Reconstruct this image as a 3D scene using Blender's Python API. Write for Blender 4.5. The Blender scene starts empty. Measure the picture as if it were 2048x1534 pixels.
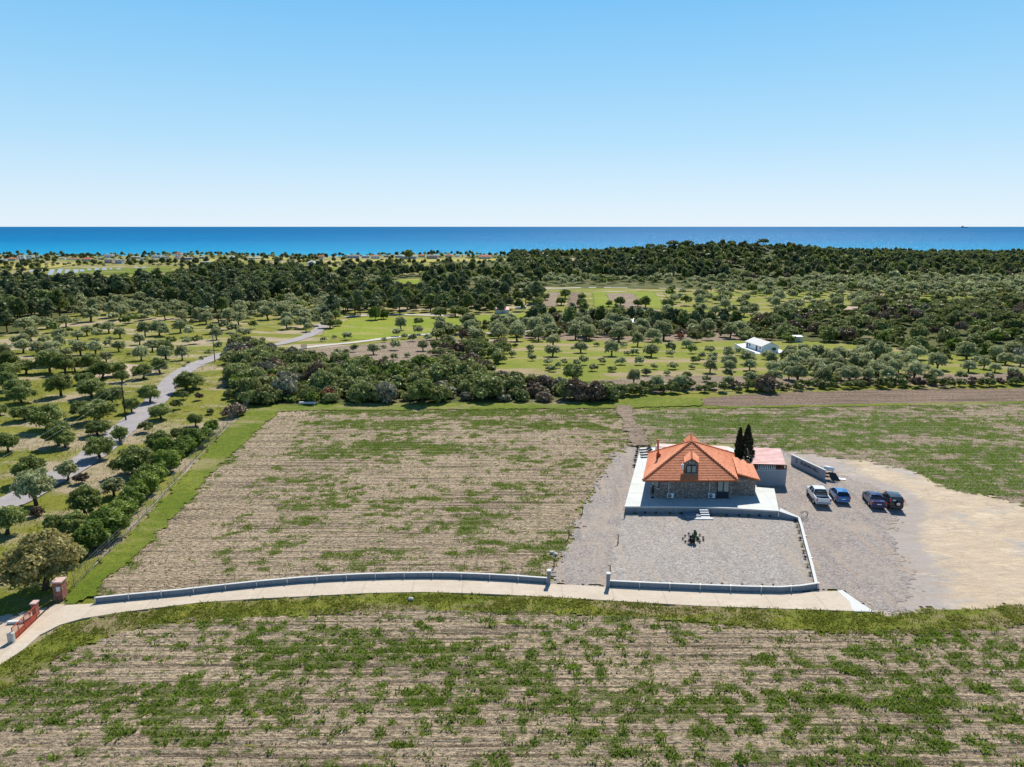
import bpy, math, random
import numpy as np
from math import radians as R, sin, cos, tan, pi, atan2, hypot

# ------------------------------------------------------------------ camera
SC = bpy.context.scene
COL = SC.collection
F = 1419.0                      # focal length in photo pixels (2048 wide)
CAM_H = 34.5
PITCH = R(12.477)
cd = bpy.data.cameras.new('camera'); cam = bpy.data.objects.new('camera', cd); COL.objects.link(cam)
cd.sensor_width = 36.0; cd.lens = 36.0 * F / 2048.0
cd.clip_start = 0.5; cd.clip_end = 250000.0
cam.location = (0, 0, CAM_H); cam.rotation_euler = (pi / 2 - PITCH, 0, 0)
SC.camera = cam

# ------------------------------------------------------------------ sky and sun
SUN_EL, SUN_AZ = 46.5, 15.0     # degrees; azimuth from +Y towards +X
W = bpy.data.worlds.new("World"); SC.world = W; W.use_nodes = True
wn = W.node_tree.nodes; wl = W.node_tree.links; wn.clear()
wo = wn.new('ShaderNodeOutputWorld'); wb = wn.new('ShaderNodeBackground'); sk = wn.new('ShaderNodeTexSky')
sk.sky_type = 'NISHITA'; sk.sun_disc = False
sk.sun_elevation = R(SUN_EL); sk.sun_rotation = R(SUN_AZ)
sk.altitude = 0; sk.air_density = 1.0; sk.dust_density = 0.25; sk.ozone_density = 2.5
# clear Mediterranean sky: the Nishita sky blended with a pale-horizon to deep-blue gradient by elevation
tc = wn.new('ShaderNodeTexCoord'); sx = wn.new('ShaderNodeSeparateXYZ'); wl.new(tc.outputs['Generated'], sx.inputs[0])
cr = wn.new('ShaderNodeValToRGB'); wl.new(sx.outputs[2], cr.inputs[0]); ce = cr.color_ramp.elements
SKY = [(0.0, (7.7, 8.9, 9.9)), (.035, (6.8, 8.5, 9.9)), (.11, (4.6, 7.5, 9.8)), (.19, (3.1, 6.5, 9.6)), (.28, (1.9, 5.5, 9.4)), (.42, (.9, 2.9, 6.0)), (.6, (.4, 1.5, 3.7)), (1.0, (.2, .75, 2.2))]
while len(ce) < len(SKY): ce.new(.5)
for i, (p_, c_) in enumerate(SKY): ce[i].position = p_; ce[i].color = (*c_, 1)
mx = wn.new('ShaderNodeMix'); mx.data_type = 'RGBA'; mx.inputs[0].default_value = .92
wl.new(sk.outputs[0], mx.inputs[6]); wl.new(cr.outputs[0], mx.inputs[7]); wl.new(mx.outputs[2], wb.inputs['Color'])
wb.inputs['Strength'].default_value = 0.083
wl.new(wb.outputs[0], wo.inputs['Surface'])
sl = bpy.data.lights.new('sun', 'SUN'); sl.energy = 5.0; sl.angle = R(0.5); sl.color = (1.0, 0.95, 0.85)
sun = bpy.data.objects.new('sun', sl); COL.objects.link(sun)
sun.rotation_euler = (R(90 - SUN_EL), 0, R(-SUN_AZ) + pi)
sun.rotation_euler = (-R(90 - SUN_EL), 0, R(-SUN_AZ))
SC.view_settings.view_transform = 'Standard'; SC.view_settings.look = 'None'
SC.view_settings.exposure = 0.28; SC.view_settings.gamma = 1.0
SC.render.engine = 'CYCLES'
SC.cycles.max_bounces = 5; SC.cycles.diffuse_bounces = 2; SC.cycles.glossy_bounces = 2
SC.cycles.transmission_bounces = 2; SC.cycles.transparent_max_bounces = 4; SC.cycles.volume_bounces = 0

rnd = random.Random(7)
rng = np.random.default_rng(11)

# ------------------------------------------------------------------ noise + terrain
def _h(ix, iy, s):
    v = np.sin(ix * 127.1 + iy * 311.7 + s * 74.7) * 43758.5453
    return v - np.floor(v)
def vnoise(x, y, s=0):
    x = np.asarray(x, float); y = np.asarray(y, float)
    ix = np.floor(x); iy = np.floor(y); fx = x - ix; fy = y - iy
    fx = fx * fx * (3 - 2 * fx); fy = fy * fy * (3 - 2 * fy)
    a = _h(ix, iy, s); b = _h(ix + 1, iy, s); c = _h(ix, iy + 1, s); d = _h(ix + 1, iy + 1, s)
    return (a * (1 - fx) + b * fx) * (1 - fy) + (c * (1 - fx) + d * fx) * fy
def fbm(x, y, s=0, o=4):
    t = 0; a = .5; n = 0
    for i in range(o):
        t = t + a * vnoise(x * 2 ** i, y * 2 ** i, s + i * 13); n += a; a *= .5
    return t / n
def sstep(a, b, x):
    t = np.clip((np.asarray(x, float) - a) / (b - a), 0, 1); return t * t * (3 - 2 * t)
def shore(x): return 1030 + 14 * np.sin(np.asarray(x, float) / 170.0 + 1.0) + 6 * np.sin(np.asarray(x, float) / 41.0)
def terr(x, y):
    x = np.asarray(x, float); y = np.asarray(y, float)
    z = -5.0 * sstep(150, 270, y)
    u = sstep(190, 330, y)
    z = z + u * (0.9 * np.sin(x / 47 + 1) * np.sin(y / 58) + 0.6 * np.sin(x / 83 + y / 71))
    z = z + 16.5 * np.exp(-(((x - 222) / 108) ** 2 + ((y - 705) / 120) ** 2))
    z = z + 6.5 * np.exp(-(((x - 70) / 120) ** 2 + ((y - 700) / 110) ** 2))
    z = z + 4.0 * np.exp(-(((x - 400) / 150) ** 2 + ((y - 760) / 120) ** 2))
    z = z + 5.0 * np.exp(-(((x - 165) / 45) ** 2 + ((y - 265) / 45) ** 2))
    z = z - 4.0 * sstep(-14, 6, y - shore(x))
    return z
CP, SP = cos(PITCH), sin(PITCH)
def ray(px, py):
    a = (px - 1024) / F; b = (767 - py) / F
    return a, CP + b * SP, -SP + b * CP
def P(px, py, z=0.0):
    dx, dy, dz = ray(px, py); t = (z - CAM_H) / dz
    return (dx * t, dy * t, z)
def PD(px, py, D):
    dx, dy, dz = ray(px, py); t = D / dy
    return (dx * t, D, CAM_H + dz * t)
def PT(px, py):
    dx, dy, dz = ray(px, py)
    lo = 20.0; t = lo; 
    ts = np.geomspace(20, 1400, 900)
    g = CAM_H + dz * ts - terr(dx * ts, dy * ts)
    k = np.argmax(g <= 0)
    if g[k] > 0: t = ts[-1]
    else:
        a, b = ts[max(k - 1, 0)], ts[k]
        for _ in range(24):
            m = (a + b) / 2
            if CAM_H + dz * m - float(terr(dx * m, dy * m)) > 0: a = m
            else: b = m
        t = b
    return (dx * t, dy * t, CAM_H + dz * t)
def proj(x, y, z):
    d = y * CP - (z - CAM_H) * SP; v = y * SP + (z - CAM_H) * CP
    return 1024 + F * x / d, 767 - F * v / d, d
def pxm(x, y, z=0.0):          # photo pixels per metre there
    return F / (y * CP - (z - CAM_H) * SP)

# ------------------------------------------------------------------ objects
def tag(o, label=None, cat=None, group=None, kind=None):
    if label: o['label'] = label
    if cat: o['category'] = cat
    if group: o['group'] = group
    if kind: o['kind'] = kind
    return o
def empty(name, loc=(0, 0, 0), rz=0.0, label=None, cat=None, group=None):
    o = bpy.data.objects.new(name, None); o.empty_display_size = .3
    o.location = loc; o.rotation_euler = (0, 0, rz); COL.objects.link(o)
    return tag(o, label, cat, group)
class MB:
    def __init__(s): s.v = []; s.f = []; s.m = []; s.sm = []
    def face(s, pts, m=0, smooth=False):
        b = len(s.v); s.v += [tuple(p) for p in pts]; s.f.append(tuple(range(b, b + len(pts)))); s.m.append(m); s.sm.append(smooth)
    def mesh(s, v, f, m=0, smooth=False):
        b = len(s.v); s.v += [tuple(p) for p in v]
        for q in f: s.f.append(tuple(b + i for i in q)); s.m.append(m); s.sm.append(smooth)
    def box(s, x0, x1, y0, y1, z0, z1, m=0, rz=0, o=(0, 0, 0)):
        c, q = cos(rz), sin(rz)
        v = [(x, y, z) for z in (z0, z1) for y in (y0, y1) for x in (x0, x1)]
        v = [(o[0] + x * c - y * q, o[1] + x * q + y * c, o[2] + z) for x, y, z in v]
        s.mesh(v, [(0, 2, 3, 1), (4, 5, 7, 6), (0, 1, 5, 4), (2, 6, 7, 3), (0, 4, 6, 2), (1, 3, 7, 5)], m)
    def prism(s, poly, z0, z1, m=0, top=None):
        n = len(poly); zt = z1 if hasattr(z1, '__len__') else [z1] * n; zb = z0 if hasattr(z0, '__len__') else [z0] * n
        v = [(p[0], p[1], zb[i]) for i, p in enumerate(poly)] + [(p[0], p[1], zt[i]) for i, p in enumerate(poly)]
        A = sum(poly[i][0] * poly[(i + 1) % n][1] - poly[(i + 1) % n][0] * poly[i][1] for i in range(n))
        idx = list(range(n)) if A > 0 else list(range(n))[::-1]
        f = [tuple(idx[::-1]), tuple(n + i for i in idx)]
        for k in range(n):
            a, b = idx[k], idx[(k + 1) % n]; f.append((a, b, n + b, n + a))
        s.mesh(v, f, m)
        if top is not None: s.m[-n - 1] = top
    def tube(s, pts, rad, n=6, m=0, cap=True, smooth=True):
        pts = [np.array(p, float) for p in pts]; k = len(pts)
        rad = rad if hasattr(rad, '__len__') else [rad] * k
        ref = np.array((0.13, 0.21, 1.0)); v = []; f = []
        for i, p in enumerate(pts):
            d = pts[min(i + 1, k - 1)] - pts[max(i - 1, 0)]; d = d / (np.linalg.norm(d) + 1e-9)
            r0 = ref if abs(d @ ref) < 0.9 * np.linalg.norm(ref) else np.array((1.0, .1, 0))
            a = np.cross(d, r0); a /= np.linalg.norm(a); b = np.cross(d, a)
            for j in range(n):
                t = 2 * pi * j / n; v.append(tuple(p + rad[i] * (cos(t) * a + sin(t) * b)))
        for i in range(k - 1):
            for j in range(n):
                f.append((i * n + j, i * n + (j + 1) % n, (i + 1) * n + (j + 1) % n, (i + 1) * n + j))
        if cap: f.append(tuple(range(n))[::-1]); f.append(tuple((k - 1) * n + j for j in range(n)))
        s.mesh(v, f, m, smooth)
    def ball(s, c, r, m=0, n=8, k=6, rz=None):
        rz = rz or r; v = []; f = []
        for i in range(k + 1):
            t = pi * i / k
            for j in range(n):
                a = 2 * pi * j / n; v.append((c[0] + r * sin(t) * cos(a), c[1] + r * sin(t) * sin(a), c[2] + rz * cos(t)))
        for i in range(k):
            for j in range(n):
                f.append((i * n + j, (i + 1) * n + j, (i + 1) * n + (j + 1) % n, i * n + (j + 1) % n))
        s.mesh(v, f, m, True)
    def build(s, name, mats, parent=None, bevel=0):
        me = bpy.data.meshes.new(name); me.from_pydata(s.v, [], s.f)
        mats = mats if isinstance(mats, (list, tuple)) else [mats]
        for q in mats: me.materials.append(q)
        me.polygons.foreach_set('material_index', s.m); me.polygons.foreach_set('use_smooth', s.sm); me.update()
        o = bpy.data.objects.new(name, me); COL.objects.link(o)
        if parent: o.parent = parent
        if bevel:
            b = o.modifiers.new('bevel', 'BEVEL'); b.width = bevel; b.segments = 2; b.limit_method = 'ANGLE'; b.angle_limit = R(35)
        return o
def arr_mesh(name, verts, faces, mats, attrs=None, mi=None, smooth=False):
    me = bpy.data.meshes.new(name); nf, k = faces.shape
    me.vertices.add(len(verts)); me.vertices.foreach_set('co', np.ascontiguousarray(verts, dtype=np.float32).ravel())
    me.loops.add(nf * k); me.loops.foreach_set('vertex_index', np.ascontiguousarray(faces, dtype=np.int32).ravel())
    me.polygons.add(nf); me.polygons.foreach_set('loop_start', np.arange(0, nf * k, k, dtype=np.int32))
    me.polygons.foreach_set('loop_total', np.full(nf, k, dtype=np.int32))
    for q in (mats if isinstance(mats, (list, tuple)) else [mats]): me.materials.append(q)
    if mi is not None: me.polygons.foreach_set('material_index', np.ascontiguousarray(mi, dtype=np.int32))
    if smooth: me.polygons.foreach_set('use_smooth', np.ones(nf, dtype=bool))
    me.update(calc_edges=True)
    for an, av in (attrs or {}).items():
        at = me.attributes.new(an, 'FLOAT', 'POINT'); at.data.foreach_set('value', np.ascontiguousarray(av, dtype=np.float32))
    me.validate()
    return me
def link(name, me, parent=None):
    o = bpy.data.objects.new(name, me); COL.objects.link(o)
    if parent: o.parent = parent
    return o
# ------------------------------------------------------------------ materials
class NT:
    def __init__(s, name):
        s.mat = bpy.data.materials.new(name); s.mat.use_nodes = True
        s.t = s.mat.node_tree; s.n = s.t.nodes; s.l = s.t.links; s.n.clear()
        s.out = s.n.new('ShaderNodeOutputMaterial')
        s.pos = s.n.new('ShaderNodeNewGeometry').outputs['Position']
    def put(s, sock, v):
        if isinstance(v, bpy.types.NodeSocket): s.l.new(v, sock)
        elif hasattr(v, '__len__') and len(v) == 3 and sock.type == 'RGBA': sock.default_value = (*v, 1)
        else: sock.default_value = v
    def noise(s, scale, detail=4, rough=.55, vec=None, dist=0):
        q = s.n.new('ShaderNodeTexNoise'); q.inputs['Scale'].default_value = scale; q.inputs['Detail'].default_value = detail
        q.inputs['Roughness'].default_value = rough; q.inputs['Distortion'].default_value = dist
        s.l.new(vec or s.pos, q.inputs['Vector']); return q.outputs['Fac']
    def vor(s, scale, vec=None, feat='F1', out='Distance', rnd_=1):
        q = s.n.new('ShaderNodeTexVoronoi'); q.feature = feat; q.inputs['Scale'].default_value = scale
        q.inputs['Randomness'].default_value = rnd_
        s.l.new(vec or s.pos, q.inputs['Vector']); return q.outputs[out]
    def mapv(s, scale=(1, 1, 1), rot=(0, 0, 0), loc=(0, 0, 0), vec=None):
        q = s.n.new('ShaderNodeMapping'); q.inputs['Scale'].default_value = scale; q.inputs['Rotation'].default_value = rot
        q.inputs['Location'].default_value = loc
        s.l.new(vec or s.pos, q.inputs['Vector']); return q.outputs[0]
    def objc(s):
        return s.n.new('ShaderNodeTexCoord').outputs['Object']
    def ramp(s, fac, stops, interp='LINEAR'):
        q = s.n.new('ShaderNodeValToRGB'); q.color_ramp.interpolation = interp
        e = q.color_ramp.elements
        while len(e) < len(stops): e.new(.5)
        for i, (p, c) in enumerate(stops):
            e[i].position = p; e[i].color = (*c, 1) if hasattr(c, '__len__') else (c, c, c, 1)
        s.l.new(fac, q.inputs[0]); return q.outputs[0]
    def mix(s, f, a, b, mode='MIX'):
        q = s.n.new('ShaderNodeMix'); q.data_type = 'RGBA'; q.blend_type = mode; q.clamp_factor = True
        s.put(q.inputs[0], f); s.put(q.inputs[6], a); s.put(q.inputs[7], b); return q.outputs[2]
    def math(s, op, a, b=0.0, c=0.0, clamp=False):
        q = s.n.new('ShaderNodeMath'); q.operation = op; q.use_clamp = clamp
        s.put(q.inputs[0], a); s.put(q.inputs[1], b); s.put(q.inputs[2], c); return q.outputs[0]
    def attr(s, name):
        q = s.n.new('ShaderNodeAttribute'); q.attribute_name = name; return q.outputs['Fac']
    def orand(s): return s.n.new('ShaderNodeObjectInfo').outputs['Random']
    def bump(s, h, strength=.5, dist=.1):
        q = s.n.new('ShaderNodeBump'); q.inputs['Strength'].default_value = strength; q.inputs['Distance'].default_value = dist
        s.l.new(h, q.inputs['Height']); return q.outputs[0]
    def pbr(s, col, rough=.9, spec=.2, metal=0.0, normal=None, coat=0, trans=None):
        q = s.n.new('ShaderNodeBsdfPrincipled')
        s.put(q.inputs['Base Color'], col); s.put(q.inputs['Roughness'], rough); q.inputs['Specular IOR Level'].default_value = spec
        q.inputs['Metallic'].default_value = metal; q.inputs['Coat Weight'].default_value = coat
        if normal: s.l.new(normal, q.inputs['Normal'])
        o = q.outputs[0]
        if trans:
            t = s.n.new('ShaderNodeBsdfTranslucent'); s.put(t.inputs[0], trans[1])
            m = s.n.new('ShaderNodeMixShader'); m.inputs[0].default_value = trans[0]
            s.l.new(o, m.inputs[1]); s.l.new(t.outputs[0], m.inputs[2]); o = m.outputs[0]
        s.l.new(o, s.out.inputs[0]); return s.mat
def plain(name, col, rough=.7, spec=.3, metal=0.0, var=.12, scale=3.0, coat=0, b=0):
    t = NT(name); n = t.noise(scale, 5)
    c = t.mix(n, tuple(min(1, x * (1 - var)) for x in col), tuple(min(1, x * (1 + var)) for x in col))
    return t.pbr(c, rough, spec, metal, t.bump(t.noise(scale * 8, 3), b, .02) if b else None, coat)

def soil_mat(name, c_lo, c_hi, furrow=0.0, fdir=0.0, weed=((.07, .11, .015), (.19, .23, .045)), fine=1.0):
    t = NT(name)
    a = t.noise(.12 * fine, 5, .6); b = t.noise(1.6 * fine, 6, .7); c = t.noise(7 * fine, 4, .7)
    rowv = t.mapv((.06, 1.1, 1), (0, 0, fdir)); d = t.noise(1.0, 4, .6, rowv); rl = t.noise(1.0, 3, .65, t.mapv((.05, 2.0, 1), (0, 0, fdir), (5, 9, 0)))
    col = t.mix(t.ramp(a, [(.35, 0), (.68, 1)]), c_lo, c_hi)
    col = t.mix(t.ramp(d, [(.38, 0), (.66, .75)]), col, tuple(min(1, x * 1.28) for x in c_hi))
    col = t.mix(t.ramp(rl, [(.38, .95), (.48, 0)]), col, tuple(x * .34 for x in c_lo))
    e = t.noise(2.9 * fine, 3, .8, t.mapv((.8, 1.6, 1)))  # crevice shade and clod highlights painted into the soil colour
    col = t.mix(t.ramp(b, [(.38, .6), (.54, 0)]), col, tuple(x * .55 for x in c_lo))
    col = t.mix(t.ramp(e, [(.38, .95), (.49, 0)]), col, tuple(x * .30 for x in c_lo))
    col = t.mix(t.ramp(e, [(.56, 0), (.68, .8)]), col, tuple(min(1, x * 1.35) for x in c_hi))
    col = t.mix(t.ramp(c, [(.30, .7), (.5, 0)]), col, tuple(x * .45 for x in c_lo))
    col = t.mix(t.ramp(t.noise(11 * fine, 2), [(.60, 0), (.72, .8)]), col, tuple(min(1, x * 1.35) for x in c_hi))
    w = t.attr('weed')
    wn_ = t.math('SUBTRACT', t.noise(3.6 * fine, 5, .75), .5)
    k = t.ramp(t.math('ADD', w, t.math('MULTIPLY', wn_, 1.5)), [(.42, 0), (.72, .8)])
    g = t.mix(t.ramp(t.noise(3.1, 4, .7), [(.35, 0), (.65, 1)]), weed[0], weed[1])
    col = t.mix(t.math('MULTIPLY', k, .9), col, g)
    h = t.math('ADD', t.math('MULTIPLY', t.noise(3.5 * fine, 6, .75), 1.0), t.math('MULTIPLY', t.noise(1.0, 3, .6, t.mapv((.12, 3.2, 1), (0, 0, fdir))), furrow))
    return t.pbr(col, .95, .1, 0, t.bump(h, 1.0, .45))

def grass_mat(name, c1, c2, c3, bare=None, bare_amt=(.60, .70), sc=1.0, bumpd=.18):
    t = NT(name)
    a = t.noise(.09 * sc, 5, .6); b = t.noise(1.1 * sc, 5, .7); c = t.noise(5 * sc, 4, .75)
    col = t.mix(t.ramp(a, [(.38, 0), (.62, 1)]), c1, c2)
    col = t.mix(t.ramp(b, [(.40, 0), (.66, .85)]), col, c3)
    col = t.mix(t.ramp(c, [(.34, .7), (.5, 0)]), col, tuple(x * .4 for x in c1))
    col = t.mix(t.ramp(t.noise(9 * sc, 2), [(.60, 0), (.75, .5)]), col, tuple(min(1, x * 1.5) for x in c2))
    if bare:
        m = t.noise(.055 * sc, 7, .66, t.mapv((.6, 1.5, 1), (0, 0, .5)))
        k = t.ramp(m, [(bare_amt[0] - .06, 0), (bare_amt[1] - .06, 1)])
        bc = t.mix(t.ramp(c, [(.35, 0), (.6, 1)]), tuple(x * .72 for x in bare), bare)
        col = t.mix(t.math('MULTIPLY', k, .9), col, bc)
    return t.pbr(col, .95, .1, 0, t.bump(t.noise(4.5 * sc, 5, .75), 1.0, bumpd))

def gravel_mat(name, c, patch, patch_amt=.5):
    t = NT(name)
    v = t.vor(6.0, out='Color'); s_ = t.n.new('ShaderNodeSeparateColor'); t.l.new(v, s_.inputs[0]); v = s_.outputs[0]
    n2 = t.noise(14, 3, .8); n3 = t.noise(.25, 5, .65); n4 = t.noise(1.4, 5, .7)
    col = t.mix(v, tuple(x * .62 for x in c), tuple(min(1, x * 1.36) for x in c))
    col = t.mix(t.ramp(n2, [(.36, .65), (.5, 0)]), col, tuple(x * .45 for x in c))
    col = t.mix(t.ramp(n2, [(.58, 0), (.72, .75)]), col, (.66, .64, .62))
    col = t.mix(t.math('MULTIPLY', t.ramp(n3, [(.45, 0), (.68, 1)]), patch_amt), col, patch)
    col = t.mix(t.ramp(n4, [(.40, .25), (.55, 0)]), col, tuple(x * .6 for x in c))
    tr = t.noise(1.0, 4, .6, t.mapv((1.3, .06, 1), (0, 0, .22)))
    col = t.mix(t.ramp(tr, [(.52, 0), (.66, .5)]), col, (patch[0] * 1.05, patch[1] * .93, patch[2] * .82))
    tr2 = t.noise(1.0, 4, .6, t.mapv((.9, .08, 1), (0, 0, -.35), (4, 8, 0)))
    col = t.mix(t.ramp(tr2, [(.36, .35), (.46, 0)]), col, tuple(x * .6 for x in c))
    return t.pbr(col, .95, .12, 0, t.bump(t.math('ADD', n2, t.math('MULTIPLY', t.vor(9.0), .8)), .9, .07))

def leaf_mat(name, dark, mid, light, tr=.22, spec=.25):
    t = NT(name); tone = t.attr('tone'); r = t.orand()
    x = t.math('ADD', tone, t.math('MULTIPLY', t.math('SUBTRACT', r, .5), .40), clamp=True)
    col = t.ramp(x, [(.12, dark), (.5, mid), (.92, light)])
    return t.pbr(col, .55, spec, 0, None, 0, (tr, t.mix(.5, col, light, 'MIX')))

M = {}
M['meadow'] = grass_mat('meadow', (.20, .215, .032), (.30, .28, .055), (.165, .19, .028), (.48, .38, .27), (.56, .64))
M['grassbright'] = grass_mat('bright_grass', (.14, .19, .018), (.24, .26, .04), (.09, .145, .02), (.36, .30, .15), (.60, .70))
M['verge'] = grass_mat('verge_grass', (.19, .22, .03), (.30, .29, .05), (.13, .17, .025), (.38, .29, .18), (.57, .65), 1.6)
M['paddock'] = grass_mat('paddock_grass', (.22, .28, .028), (.30, .33, .035), (.17, .23, .03), (.38, .34, .12), (.60, .72))
M['orchard'] = grass_mat('orchard_grass', (.21, .245, .03), (.30, .29, .055), (.165, .21, .028), (.42, .31, .20), (.58, .66))
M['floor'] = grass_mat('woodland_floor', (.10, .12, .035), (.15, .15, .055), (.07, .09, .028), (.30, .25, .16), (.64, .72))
M['straw'] = grass_mat('straw', (.42, .36, .10), (.50, .42, .13), (.33, .31, .09), None)
M['yellowfield'] = grass_mat('flowering_field', (.50, .40, .07), (.46, .40, .14), (.28, .28, .07), None)
M['soil'] = soil_mat('dry_soil', (.46, .35, .24), (.62, .485, .33), .9, .02)
M['soilback'] = soil_mat('dry_soil_weedy', (.40, .31, .22), (.52, .41, .285), .8, -.01, ((.08, .14, .03), (.20, .26, .08)))
M['plough'] = soil_mat('ploughed_soil', (.30, .215, .155), (.42, .305, .225), 1.4, -.01)
M['orchsoil'] = soil_mat('orchard_soil', (.36, .275, .20), (.46, .355, .26), .5, .3)
M['gravel'] = gravel_mat('gravel', (.36, .315, .29), (.45, .37, .30), .8)
M['yard'] = gravel_mat('yard_gravel', (.41, .37, .34), (.44, .385, .33), .5)
def sand_mat():
    t = NT('sandy_dirt')
    a = t.noise(.10, 5, .65); b = t.noise(.9, 6, .7, t.mapv((.5, 1.6, 1), (0, 0, -.35))); c = t.noise(9, 4, .75)
    col = t.mix(t.ramp(a, [(.35, 0), (.65, 1)]), (.56, .44, .31), (.66, .53, .38))
    col = t.mix(t.ramp(b, [(.45, 0), (.7, .7)]), col, (.40, .33, .28))
    col = t.mix(t.ramp(c, [(.35, .5), (.5, 0)]), col, (.30, .24, .18))
    col = t.mix(t.ramp(t.noise(.13, 6, .7, t.mapv((1, 1, 1), (0, 0, 0), (31, 7, 0))), [(.54, 0), (.64, .75)]), col, (.40, .385, .38))
    ga = t.attr('weed'); gk = t.ramp(t.math('ADD', t.math('MULTIPLY', ga, .62), t.math('MULTIPLY', t.noise(.55, 7, .75), .6)), [(.46, 0), (.60, .9)])
    col = t.mix(gk, col, t.mix(t.noise(14, 3, .8), (.25, .22, .21), (.52, .47, .44)))
    for rz_, lc, sc_ in ((.9, (0, 0, 0), .07), (-.5, (20, 3, 0), .09), (.2, (7, 31, 0), .06)):
        ln = t.noise(sc_ * 2, 2, .4, t.mapv((.5, 1.4, 1), (0, 0, rz_), lc)); col = t.mix(t.math('MULTIPLY', t.ramp(ln, [(.475, 0), (.485, .6), (.495, 0), (.515, 0), (.525, .6), (.535, 0)]), t.noise(.5, 3)), col, (.30, .23, .17))
    # tyre arcs
    w = t.n.new('ShaderNodeTexWave'); w.wave_type = 'RINGS'; w.rings_direction = 'Z'; w.inputs['Scale'].default_value = .22; w.inputs['Distortion'].default_value = 3.5
    w.inputs['Detail'].default_value = 3; w.inputs['Detail Scale'].default_value = .6
    t.l.new(t.mapv((1, 1, 1), (0, 0, 0), (-44, -70, 0)), w.inputs['Vector'])
    col = t.mix(t.ramp(t.noise(.45, 8, .8, t.mapv((.35, 1.3, 1), (0, 0, -.5))), [(.40, .55), (.50, 0)]), col, (.42, .33, .25))
    col = t.mix(t.ramp(t.noise(.30, 8, .78, t.mapv((.4, 1.2, 1), (0, 0, .4), (9, 3, 0))), [(.56, 0), (.64, .5)]), col, (.74, .62, .46))
    col = t.mix(t.ramp(t.noise(.8, 6, .7, t.mapv((1, 1, 1), (0, 0, 0), (3, 17, 0))), [(.66, 0), (.72, .7)]), col, (.23, .24, .08))
    return t.pbr(col, .95, .1, 0, t.bump(t.math('ADD', c, b), .8, .09))
M['sand'] = sand_mat()
def concrete_drive():
    t = NT('driveway_concrete')
    a = t.noise(.35, 6, .65); b = t.noise(4, 5, .7); c = t.noise(22, 3, .7)
    st = t.noise(1.0, 4, .6, t.mapv((.25, 3.2, 1), (0, 0, .02)))
    col = t.mix(t.ramp(a, [(.3, 0), (.7, 1)]), (.52, .435, .34), (.63, .545, .44))
    col = t.mix(t.ramp(st, [(.45, 0), (.7, .35)]), col, (.47, .37, .28))
    col = t.mix(t.ramp(b, [(.35, .5), (.5, 0)]), col, (.42, .34, .27))
    col = t.mix(t.ramp(c, [(.36, .35), (.5, 0)]), col, (.40, .33, .26))
    col = t.mix(t.ramp(t.noise(.7, 7, .72, t.mapv((.6, 1, 1), (0, 0, 0), (3, 2, 0))), [(.56, 0), (.66, .5)]), col, (.50, .38, .27))
    w = t.n.new('ShaderNodeTexWave'); w.bands_direction = 'X'; w.inputs['Scale'].default_value = .065; w.inputs['Distortion'].default_value = .15
    t.l.new(t.mapv(), w.inputs['Vector'])
    col = t.mix(t.ramp(w.outputs['Fac'], [(.0, .35), (.0006, 0)]), col, (.3, .24, .19))
    return t.pbr(col, .85, .2, 0, t.bump(c, .4, .02))
M['drive'] = concrete_drive()
def asphalt():
    t = NT('worn_asphalt')
    a = t.noise(.4, 6, .7); b = t.noise(12, 4, .8)
    col = t.mix(t.ramp(a, [(.3, 0), (.7, 1)]), (.29, .265, .265), (.40, .365, .36))
    col = t.mix(t.ramp(b, [(.35, .5), (.5, 0)]), col, (.15, .135, .14))
    col = t.mix(t.ramp(t.noise(1.1, 6, .7), [(.55, 0), (.66, .55)]), col, (.46, .42, .40))
    return t.pbr(col, .9, .2, 0, t.bump(b, .5, .03))
M['asphalt'] = asphalt()
M['dirt'] = plain('pale_dirt_track', (.50, .41, .32), .95, .1, 0, .25, 1.5, 0, .6)
M['lightroad'] = plain('pale_road', (.52, .48, .44), .95, .1, 0, .2, 1.0, 0, .4)
M['clearing'] = plain('bare_clearing', (.46, .35, .27), .95, .1, 0, .3, .5, 0, .6)
def terrace():
    t = NT('terrace_concrete')
    a = t.noise(.6, 6, .65); b = t.noise(5, 5, .7)
    col = t.mix(t.ramp(a, [(.3, 0), (.7, 1)]), (.43, .455, .44), (.56, .575, .555))
    col = t.mix(t.ramp(b, [(.35, .35), (.55, 0)]), col, (.40, .43, .42))
    w = t.n.new('ShaderNodeTexBrick'); w.offset = 0; w.inputs['Scale'].default_value = .33; w.inputs['Mortar Size'].default_value = .006
    w.inputs['Color1'].default_value = w.inputs['Color2'].default_value = (1, 1, 1, 1); w.inputs['Mortar'].default_value = (.55, .55, .55, 1)
    w.inputs['Row Height'].default_value = 1.0; w.inputs['Brick Width'].default_value = 1.0
    t.l.new(t.mapv((1, 1, 1), (0, 0, .13)), w.inputs['Vector'])
    col = t.mix(1.0, col, w.outputs['Color'], 'MULTIPLY')
    return t.pbr(col, .6, .35, 0, t.bump(b, .2, .02))
M['terrace'] = terrace()
def streaked(name, c):
    t = NT(name); a = t.noise(.9, 6, .65); s_ = t.noise(1.0, 5, .7, t.mapv((3.0, 3.0, .35)))
    col = t.mix(a, tuple(x * .88 for x in c), tuple(x * 1.12 for x in c)); col = t.mix(t.ramp(s_, [(.45, 0), (.7, .6)]), col, tuple(x * .6 for x in c))
    col = t.mix(t.ramp(t.noise(2.2, 6, .7), [(.60, 0), (.70, .4)]), col, (.45, .40, .34)); return t.pbr(col, .9, .2, 0, t.bump(t.noise(12, 4), .3, .02))
M['wallgrey'] = streaked('grey_render', (.25, .265, .295))
M['capwhite'] = plain('pale_coping', (.60, .60, .585), .8, .3, 0, .08, 2)
M['signgrey'] = plain('sign_wall_render', (.33, .345, .37), .85, .25, 0, .10, 2, 0, .2)
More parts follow.
